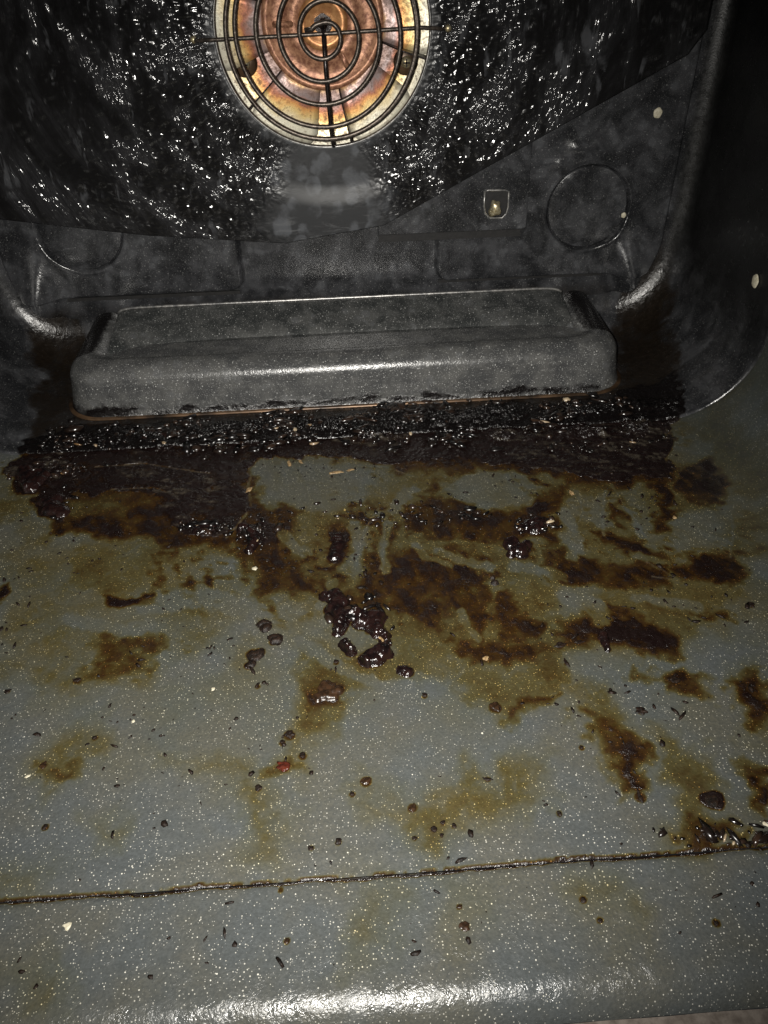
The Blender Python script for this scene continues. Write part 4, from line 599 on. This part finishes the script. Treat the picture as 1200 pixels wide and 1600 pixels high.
Rout = np.array([ray_out(a) for a in ang]); NR = 130; tt = np.linspace(0, 1, NR)
RR = FR+(Rout[:, None]-FR)*tt[None, :]; AA = np.repeat(ang[:, None], NR, 1)
PX = RR*np.cos(AA); PZ = RR*np.sin(AA)
down = np.exp(-((AA-1.5*math.pi)/.50)**2)
dish = .0024*sst(.096, .082, RR)*down                               # pressed pan below the fan opening
bare = sst(.55, .25, np.abs(AA-1.5*math.pi+.04))*sst(.135, .11, RR)*.95
bare = np.maximum(bare, sst(.0085, .002, RR-FR)*.55); bare = np.clip(bare+(fbm(PX, PZ, 60, 4, 80)-.5)*.5*(bare > .02), 0, 1)
rag = (fbm(AA*40, RR*330, 1, 4, 82)-.5)*.0016*(1-bare)
fade = sst(0, .003, RR-FR)*sst(0, .004, Rout[:, None]-RR)
crease = -.004*sst(.03, .12, -PX-.01)*0
PYv = dish-rag*fade+crease
rows = [np.stack([PX, PYv, PZ], -1)]
lip = np.stack([PX[:, -1]*.9992, np.full(len(ang), .0022), PZ[:, -1]*.9992], -1)[:, None, :]
lip2 = np.stack([PX[:, -1]*.985, np.full(len(ang), .0024), PZ[:, -1]*.985], -1)[:, None, :]
inn = np.stack([PX[:, 0]*.988, PYv[:, 0]+.0006, PZ[:, 0]*.988], -1)[:, None, :]
inn2 = np.stack([PX[:, 0]*.982, PYv[:, 0]+.0025, PZ[:, 0]*.982], -1)[:, None, :]
G = np.concatenate([inn2, inn, rows[0], lip, lip2], 1)
me = mesh_np('plate', G.reshape(-1, 3), grid_faces(len(ang), G.shape[1], False))
ba = np.concatenate([bare[:, :1], bare[:, :1], bare, bare[:, -1:], bare[:, -1:]], 1); a_ = me.attributes.new('bare', 'FLOAT', 'POINT'); a_.data.foreach_set('value', ba.ravel().astype(np.float32))
uvl = me.uv_layers.new(name='polar'); li = np.empty(len(me.loops), np.int32); me.loops.foreach_get('vertex_index', li)
uvv = np.stack([np.repeat((ang*.11)[:, None], G.shape[1], 1), np.concatenate([RR[:, :1]-.01, RR[:, :1]-.001, RR, RR[:, -1:]+.001, RR[:, -1:]+.01], 1)], -1).reshape(-1, 2)
uvl.data.foreach_set('uv', uvv[li].astype(np.float32).ravel()); link('plate', me, M_goo, fc)
pts = [(FR*.994*math.cos(q), .0004+.0024*float(np.exp(-((( q % (2*math.pi))-1.5*math.pi)/.50)**2)), FR*.994*math.sin(q)) for q in np.linspace(0, 2*math.pi, 160)]
link('opening_rim', tube_mesh('opening_rim', pts, .0006, 6), M_rim, fc)
for (x, z) in ((-.0735, .1955), (.0692, .1966)):
    o = screw('guard_eyelet', (x-FX, -.0012, z-FZ), .0019, M_screw, fc, False)

# ------------------------------------------------------------------ spiral wire guard
GY = -.0245; pm = .000358
gd = thing('fan_guard', 'blackened spiral wire guard in front of the copper fan', 'fan guard', (FX, GY, FZ))
# clockwise from the inner end: (turn angle in quarter turns from left-top, radius in metres)
tab = [(-.75, 22), (-.55, 15), (0, 14), (1, 26), (2, 34), (3, 36), (4, 44), (5, 54), (6, 66), (7, 68), (8, 77), (9, 86), (10, 99), (11, 103), (12, 110), (13, 119), (14, 133), (15, 135), (16, 140), (17, 145), (18, 151), (19, 150), (20, 147), (21, 146), (22, 151.5), (23, 150)]
qs = np.linspace(-.75, 22.6, 620); rs = np.interp(qs, [t[0] for t in tab], [t[1] for t in tab])
kr = np.ones(25)/25; rs = np.convolve(np.pad(rs, 12, mode='edge'), kr, 'valid')
pts = []
for q, r in zip(qs, rs):
    th = math.pi/2-q*math.pi/2; lift = -.0026*max(0, min(1, (q-19.2)/.8)); pts.append((r*pm*math.cos(th), lift*0-(.0022 if 16.5 < q < 18.3 else 0)*0, r*pm*math.sin(th)))
pts = [(pts[0][0]-.004, 0, pts[0][2]-.0004)]+pts
link('spiral_wire', tube_mesh('spiral_wire', pts, .00132, 10), M_wire, gd)
rod = [(-.0725, .0060, -.0012), (-.0700, .0030, -.0012), (-.060, .0024, -.0010), (0, .0024, 0), (.052, .0024, .0012), (.0545, .0026, .0013), (.066, .0040, .0003), (.0698, .0062, 0)]
link('cross_rod', tube_mesh('cross_rod', rod, .0011, 10), M_wire, gd)
rod = [(.0000, .0024, .0075), (.0002, .0024, -.02), (.0012, .0024, -.05), (.0020, .0030, -.0575), (.0021, .0065, -.0592)]
link('upright_rod', tube_mesh('upright_rod', rod, .0013, 10), M_iron, gd)

# ------------------------------------------------------------------ convection fan and the shroud behind it
sh = thing('fan_shroud', 'heat tinted golden shroud plate behind the fan wheel', 'shroud', (FX, .012, FZ+.001))
link('back_plate', lathe_y('back_plate', [(0, .002), (.030, .002), (.052, .001), (.0780, -.0005), (.0790, -.012)], 96), M_shroud, sh)
for i, (x, z) in enumerate(((-.0487, -.0195), (.0490, -.0215))):
    link('screw_boss', lathe_y('screw_boss', [(0, -.0012), (.0062, -.0012), (.0074, -.0002), (.0078, .0015)], 28), M_copper, sh).location = (x, 0, z)
    screw('shroud_screw', (x, -.0015, z), .0034, M_screw, sh)
bm = bmesh.new()
vv = [bm.verts.new(Vector(p)) for p in ((-.078, -.021, .006), (-.078, -.018, .006), (-.078, -.021, .012), (-.078, -.018, .012), (-.030, -.021, .040), (-.030, -.018, .040), (-.034, -.021, .048), (-.034, -.018, .048))]
bmesh.ops.convex_hull(bm, input=vv); bm_obj('support_strut', bm, M_iron, sh, False)

fan = thing('convection_fan', 'copper brown convection fan wheel with golden blades behind the wire guard', 'fan', (FX, .000, FZ+.003))
link('hub_plate', lathe_y('hub_plate', [(0, .001), (.012, .001), (.0145, -.0022), (.0200, -.0026), (.0215, -.0012), (.0300, -.0002), (.0318, -.0022), (.0338, -.0024), (.0352, -.0006), (.0356, .0012)], 96), M_hub, fan)
link('hub_cup', lathe_y('hub_cup', [(0, -.0030), (.009, -.0030), (.0105, -.0040), (.0130, -.0040), (.0142, -.0026)], 64), M_hub2, fan)
bm = bmesh.new(); bmesh.ops.create_cone(bm, cap_ends=True, segments=6, radius1=.0056, radius2=.0056, depth=.006, matrix=Matrix.Translation((0, -.006, 0)) @ Matrix.Rotation(math.pi/2, 4, 'X'))
bmesh.ops.bevel(bm, geom=bm.edges[:], offset=.0005, segments=2, affect='EDGES'); nut = bm_obj('hub_nut', bm, M_iron, fan, False)
bm = bmesh.new(); bmesh.ops.create_uvsphere(bm, u_segments=16, v_segments=10, radius=.0028); o = bm_obj('shaft_end', bm, M_iron, nut); o.location = (0, -.009, 0)
for k in range(6):
    a0 = math.radians(-117+60*k); bm = bmesh.new(); w = math.radians(20)
    def P(r, a, y): return Vector((r*math.cos(a0+a), y, r*math.sin(a0+a)))
    nr, na = 10, 10; g = []
    for i in range(nr+1):
        r = .0335+(.0670-.0335)*i/nr; ww = w*(1.0 if i < nr-1 else (.93 if i == nr-1 else .82))
        g.append([bm.verts.new(P(r, ww*(2*j/na-1), .0005+.0065*(j/na-.5)*min(1, i/3)-.0012*math.sin(math.pi*j/na))) for j in range(na+1)])
    for i in range(nr):
        for j in range(na): bm.faces.new((g[i][j], g[i][j+1], g[i+1][j+1], g[i+1][j]))
    bl = bm_obj('blade', bm, M_fan, fan)
    so = bl.modifiers.new('thick', 'SOLIDIFY'); so.thickness = .0007
    bm = bmesh.new(); pr = None
    for i in range(nr):
        r = .0355+(.0655-.0355)*i/(nr-1); a = -w; y = .0005-.0032*min(1, i/3); hgt = .0052*math.sin(math.pi*min(1, (i+.6)/4)/2)
        t = [bm.verts.new(P(r, a, y)), bm.verts.new(P(r, a-.012, y-hgt)), bm.verts.new(P(r, a-.030, y-hgt)), bm.verts.new(P(r, a-.020, y+.0003))]
        if pr:
            for q in range(4): bm.faces.new((pr[q], pr[(q+1) % 4], t[(q+1) % 4], t[q]))
        else: bm.faces.new(t)
        pr = t
    bm.faces.new(pr[::-1]); bm_obj('blade_flange', bm, M_iron, bl, False)
for k in range(3):
    a = math.radians(60+120*k); bm = bmesh.new()
    vv = [bm.verts.new((math.cos(a)*r-math.sin(a)*s, y, math.sin(a)*r+math.cos(a)*s)) for r in (.017, .029) for s in (-.0016, .0016) for y in (-.0052, -.001)]
    bmesh.ops.convex_hull(bm, input=vv); bmesh.ops.bevel(bm, geom=bm.edges[:], offset=.0006, segments=2, affect='EDGES'); bm_obj('hub_rib', bm, M_hub, fan)

# ------------------------------------------------------------------ raised rear box on the floor
BX0, BX1, BYF, BYB, BH = -.1765, .1795, -.0965, -.008, .0332
bx = thing('rear_box', 'long low grey speckled enamel box against the back wall', 'vent box', ((BX0+BX1)/2, BYF, 0))
LO = np.array(bx.location)
def plan(inset, n=(18, 220, 70)):
    x0, x1, y0, y1 = BX0+inset, BX1-inset, BYF+inset, BYB; r = max(.004, .024-inset*.6); p = []
    nc, nf, nd = n
    for i in range(nd): p.append((x0, y1+(y0+r-y1)*i/nd))
    for i in range(nc): q = math.pi/2*i/nc; p.append((x0+r-r*math.cos(q), y0+r-r*math.sin(q)))
    for i in range(nf): p.append((x0+r+(x1-x0-2*r)*i/nf, y0))
    for i in range(nc): q = math.pi/2*i/nc; p.append((x1-r+r*math.sin(q), y0+r-r*math.cos(q)))
    for i in range(nd+1): p.append((x1, y0+r+(y1-y0-r)*i/nd))
    return np.array(p)
lev = [(-.0030, .0016), (-.0016, .0020), (-.0006, .0034), (0, .006)]
lev += [(.0022*t, .006+.0145*t) for t in np.linspace(.1, 1, 12)]
r_ = .0125
lev += [(.0022+r_*(1-math.cos(q)), BH-r_+r_*math.sin(q)) for q in np.linspace(.1, math.pi/2, 12)]
lev += [(.0022+r_+d, BH-.0042*float(sst(.002, .012, d))) for d in np.linspace(.0015, .030, 20)]
RV = [plan(a) for a, z in lev]; BXx = np.array([r[:, 0] for r in RV]); BYy = np.array([r[:, 1] for r in RV]); BZz = np.repeat(np.array([z for a, z in lev])[:, None], BXx.shape[1], 1)
BZz = BZz+.0007*(fbm(BXx, BYy, 30, 3, 90)-.5)
V = np.stack([BXx-LO[0], BYy-LO[1], BZz], -1).reshape(-1, 3); Fb = grid_faces(*BXx.shape)
me = mesh_np('body', V, Fb)
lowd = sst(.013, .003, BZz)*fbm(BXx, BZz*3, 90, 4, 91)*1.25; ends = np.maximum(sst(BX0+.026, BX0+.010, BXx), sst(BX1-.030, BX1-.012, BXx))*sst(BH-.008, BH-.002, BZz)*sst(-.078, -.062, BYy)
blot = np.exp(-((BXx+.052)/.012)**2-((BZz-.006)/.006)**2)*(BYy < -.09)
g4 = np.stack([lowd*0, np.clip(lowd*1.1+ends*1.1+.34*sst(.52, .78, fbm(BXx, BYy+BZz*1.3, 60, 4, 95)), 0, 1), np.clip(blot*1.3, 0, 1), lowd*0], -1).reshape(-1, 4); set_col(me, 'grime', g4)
link('body', me, M_box, bx)
# flat centre of the top
top = RV[-1]; zt = float(lev[-1][1])
bm = bmesh.new(); fv = [bm.verts.new((x-LO[0], y-LO[1], zt-.0004)) for x, y in top]; bm.faces.new(fv); bm_obj('top_skin', bm, M_panel, bx, False)
# sloping panel on top, its front edge a curved crease
nx, ny = 160, 24; x0, x1 = -.1510, .1520; uu = np.linspace(0, 1, nx)
endc = np.minimum(uu, 1-uu)*(x1-x0); front = -.0475-.0180*np.exp(-endc/.020)*np.where(uu < .5, 1, .6)
yb = -.0215; Vp = []
for j in range(ny):
    t = j/(ny-1)
    y = front+(yb-front)*t; z = BH-.0046+(.0122)*t**.72+.0*uu; z = z-.0030*np.exp(-endc/.004)*t
    Vp.append(np.stack([x0+(x1-x0)*uu-LO[0], y-LO[1], z], -1))
Vp.append(np.stack([x0+(x1-x0)*uu-LO[0], np.full(nx, yb+.0022)-LO[1], np.full(nx, BH+.0052)], -1)); Vp.append(np.stack([x0+(x1-x0)*uu-LO[0], np.full(nx, yb+.003)-LO[1], np.full(nx, BH-.006)], -1))
G = np.array(Vp); me = mesh_np('top_panel', G.reshape(-1, 3), grid_faces(*G.shape[:2])); tp = link('top_panel', me, M_panel, bx)
# end cheeks close the wedge
for s in (0, -1):
    bm = bmesh.new(); line = [Vector(p) for p in G[:ny, s]]; b2 = [Vector((p.x, p.y, BH-.006)) for p in line]
    a = [bm.verts.new(p) for p in line]; b = [bm.verts.new(p) for p in b2]
    for i in range(ny-1): bm.faces.new((a[i], a[i+1], b[i+1], b[i]))
    bm_obj('end_cheek', bm, M_panel, tp, False)
ed = [(x0+(x1-x0)*u-LO[0], yb+.0010-LO[1], BH+.0080-.0030*math.exp(-min(u, 1-u)*(x1-x0)/.004)) for u in np.linspace(0, 1, 120)]
link('top_edge', tube_mesh('top_edge', ed, .0010, 8), M_rim, tp)
# thin base flange, bronzed by heat
def fl_plan(inset): return plan(inset)
A = plan(-.0030); B = plan(.004); n = len(A); zf = .0029
V = [(x-LO[0], y-LO[1], zf) for x, y in B]+[(x-LO[0], y-LO[1], zf) for x, y in A]+[(x-LO[0], y-LO[1], zf-.0012) for x, y in A]
me = mesh_np('base_flange', V, np.concatenate([grid_faces(3, n)])); link('base_flange', me, M_copper, bx, False)

# ------------------------------------------------------------------ burnt lumps and crumbs
def lump_mesh(name, circles, hmax, res=.00045, seed=0, edge=.0034, rough=.35):
    C = np.array(circles); c0 = C[:, :2].mean(0); pad = .003
    xs = np.arange(C[:, 0].min()-C[:, 2].max()-pad, C[:, 0].max()+C[:, 2].max()+pad, res); ys_ = np.arange(C[:, 1].min()-C[:, 2].max()-pad, C[:, 1].max()+C[:, 2].max()+pad, res)
    X, Y = np.meshgrid(xs, ys_); wob = (fbm(X, Y, 260, 3, seed+200)-.5)*.0034
    acc = np.zeros(X.shape)
    acc = np.full(X.shape, 1e9)
    for x, y, r in C: acc = np.minimum(acc, np.hypot(X-x, Y-y)-r)
    d = acc+wob
    t = np.clip(-d/edge, 0, 1); h = hmax*(1-(1-t)**2)**.6*.72*(1-rough/2+rough*(fbm(X, Y, 420, 3, seed+210)))
    h = h*(.65+.6*fbm(X, Y, 170, 3, seed+220))
    h = np.where(d < 0, h, -.0008); keep = d < res*1.2
    F = grid_faces(*X.shape); kf = keep.ravel()[F].any(1); F = F[kf]; used = np.unique(F); mp = np.full(X.size, -1); mp[used] = np.arange(len(used))
    V = np.stack([X-c0[0], Y-c0[1], h], -1).reshape(-1, 3)[used]
    return mesh_np(name, V, mp[F]), c0
def floor_z(x, y):
    if y < YS: return float(lip_z(np.array([y]))[0])
    return .0012 if y > YB-.004 else 0.0
def lump(name, circles, hmax, m, label, cat, seed, group=None, **kw):
    me, c0 = lump_mesh(name, circles, hmax, seed=seed, **kw); o = link(name, me, m); o.location = (c0[0], c0[1], floor_z(*c0)-.0006); return tag(o, label, cat, group)
MATS = {'tar': M_tar, 'char': M_char, 'rust': M_rust, 'red': M_red, 'tan': M_tan, 'pale': M_pale}
for i, (nm, circles, h, mt, lab, cat, grp) in enumerate(LUMPS): lump(nm, circles, h, MATS[mt], lab, cat, 300+i*7, grp)

def crumb_mesh(name, sx, sy, sz, seed, sub=2):
    bm = bmesh.new(); bmesh.ops.create_icosphere(bm, subdivisions=sub, radius=1); r = random.Random(seed); ph = [r.uniform(0, 6.28) for _ in range(6)]; fr = [r.uniform(2, 4.6) for _ in range(6)]
    for v in bm.verts:
        c = v.co.copy(); f = 1+.30*math.sin(c.x*fr[0]+ph[0])*math.sin(c.y*fr[1]+ph[1])+.16*math.sin(c.z*fr[2]+ph[2]+c.x*2)+.20*math.sin(c.y*fr[3]*1.7+ph[3])*math.cos(c.x*fr[4]*1.5)+r.uniform(-.07, .07)
        v.co = Vector((c.x*sx*f, c.y*sy*f, max(-.35, c.z)*sz*f*.40))
    me = bpy.data.meshes.new(name); bm.to_mesh(me); bm.free(); return me
for i, (nm, x, y, sx, sy, sz, rot, mt, lab, cat, grp) in enumerate(CRUMBS):
    o = link(nm, crumb_mesh(nm, sx*.75, sy*.75, sz*.6, 500+i, 3 if max(sx, sy) > .002 else 2), MATS[mt]); o.location = (x, y, floor_z(x, y)+sz*.04); o.rotation_euler = (0, 0, rot); tag(o, lab, cat, grp)

# pale chips on the walls
def chip(loc, r, normal, label):
    bm = bmesh.new(); bmesh.ops.create_icosphere(bm, subdivisions=3, radius=1)
    for v in bm.verts: c = v.co; f = 1+.05*math.sin(5*math.atan2(c.y, c.x)+loc[2]*90); v.co = Vector((c.x*r*f, c.y*r*1.12*f, c.z*.0009))
    me = bpy.data.meshes.new('enamel_chip'); bm.to_mesh(me); bm.free(); o = link('enamel_chip', me, M_pale); o.location = loc
    o.rotation_mode = 'QUATERNION'; o.rotation_quaternion = Vector(normal).to_track_quat('Z', 'Y'); return tag(o, label, 'chip', 'pale chips on the oven walls')
chip((.2030, -.0070, .1460), .0028, (0, -1, 0), 'round cream chip on the back wall above the right knockout')
chip((.2406, -.1055, .0760), .0036, (-1, 0, 0), 'oval cream chip on the dark right side wall')
chip((.1920, -.0068, .0840), .0017, (0, -1, 0), 'tiny pale chip on the back wall right of the knockout disc')

# fused crust of burnt crumbs along the foot of the box: nobody could count it
def blob_field(name, n, place, smin, smax, seed, label, m, flat=.7, smooth=True):
    r = np.random.default_rng(seed); bm = bmesh.new(); bmesh.ops.create_icosphere(bm, subdivisions=1, radius=1); bv = np.array([v.co[:] for v in bm.verts]); bf = np.array([[v.index for v in f.verts] for f in bm.faces]); bm.free()
    V = []; F = []; Ccol = []
    k = 0
    while k < n:
        x, y, z, dens = place(r)
        if r.random() > dens: continue
        s = smin+(smax-smin)*r.random()**1.7; q = r.random()*6.28; sc3 = s*np.array([r.uniform(.7, 2.6), r.uniform(.5, 1.2), r.uniform(.35, .75)*flat])
        v = bv*sc3*(1+(r.random((len(bv), 1))-.5)*.75); c, s_ = math.cos(q), math.sin(q)
        v = np.stack([v[:, 0]*c-v[:, 1]*s_, v[:, 0]*s_+v[:, 1]*c, v[:, 2]], -1)+np.array([x, y, z+s*.15])
        F.append(bf+len(bv)*k); V.append(v); t = r.random(); Ccol.append(np.tile([1 if t > .982 else 0, r.random(), r.random(), 1], (len(bv), 1))); k += 1
    me = mesh_np(name, np.concatenate(V), np.concatenate(F)); set_col(me, 'tone', np.concatenate(Ccol)); o = link(name, me, m, None, smooth); o['kind'] = 'stuff'; o['label'] = label; return o
def crust_mat():
    k = NT('fused_burnt_crust'); co = k.coord(); at = k.n('ShaderNodeAttribute', attribute_name='tone'); g = k.sep(at.outputs['Color']); n = k.noise(co, 600, 4)
    c = k.mix(k.math('POWER', g[1], 3), (.004, .003, .003), (.030, .017, .011)); c = k.mix(g[0], c, k.mix(g[2], (.16, .085, .035), (.45, .36, .24)))
    return k.set(Base_Color=c, Roughness=k.step(g[2], 0, 1, .20, .32), Normal=k.bump(n, .0005, .2), Specular_IOR_Level=1.0)
M_crust = crust_mat()
def place_crust(r):
    x = r.uniform(-.185, .185); y = r.uniform(-.152, -.0975)
    mid = math.exp(-((x-.02)/.085)**2); d = .06+.94*mid
    band = math.exp(-((y+.1165-.010*math.sin(x*23)*.4)/.0115)**2)+.45*math.exp(-((y+.137)/.008)**2)*(1 if x > .05 else .35)
    hole = 1-.9*math.exp(-((x+.02)/.045)**2-((y+.146)/.009)**2)
    return x, y, (.0030 if y > YB-.003 else .0012), min(1, d*band*hole*2.6*max(.02, float(fbm(np.array([x]), np.array([y]), 70, 3, 44)[0])-.42))
blob_field('burnt_crust', 1000, place_crust, .0006, .0032, 11, 'lumpy glossy crust of burnt crumbs along the foot of the box', M_crust)
CL = CLUSTERS
def place_cl(r):
    x, y, a, b = CL[r.integers(len(CL))]; return x+r.normal()*a, y+r.normal()*b, (.0026 if y > YB-.003 else .0008), 1
blob_field('burnt_clots', 520, place_cl, .0005, .0022, 12, 'glossy black clots of burnt crumbs left of the box and on dark grease', M_crust)
def place_dust(r):
    x = r.uniform(-.2, .2); y = r.uniform(-.43, -.14); d = .04+.9*max(0, float(fbm(np.array([x]), np.array([y]), 32, 3, 46)[0])-.48)*3*(1 if y > -.30 else .45)
    return x, y, floor_z(x, y), min(1, d)
blob_field('fine_crumbs', 900, place_dust, .00022, .0011, 13, 'fine black burnt specks scattered over the oven floor', M_char)
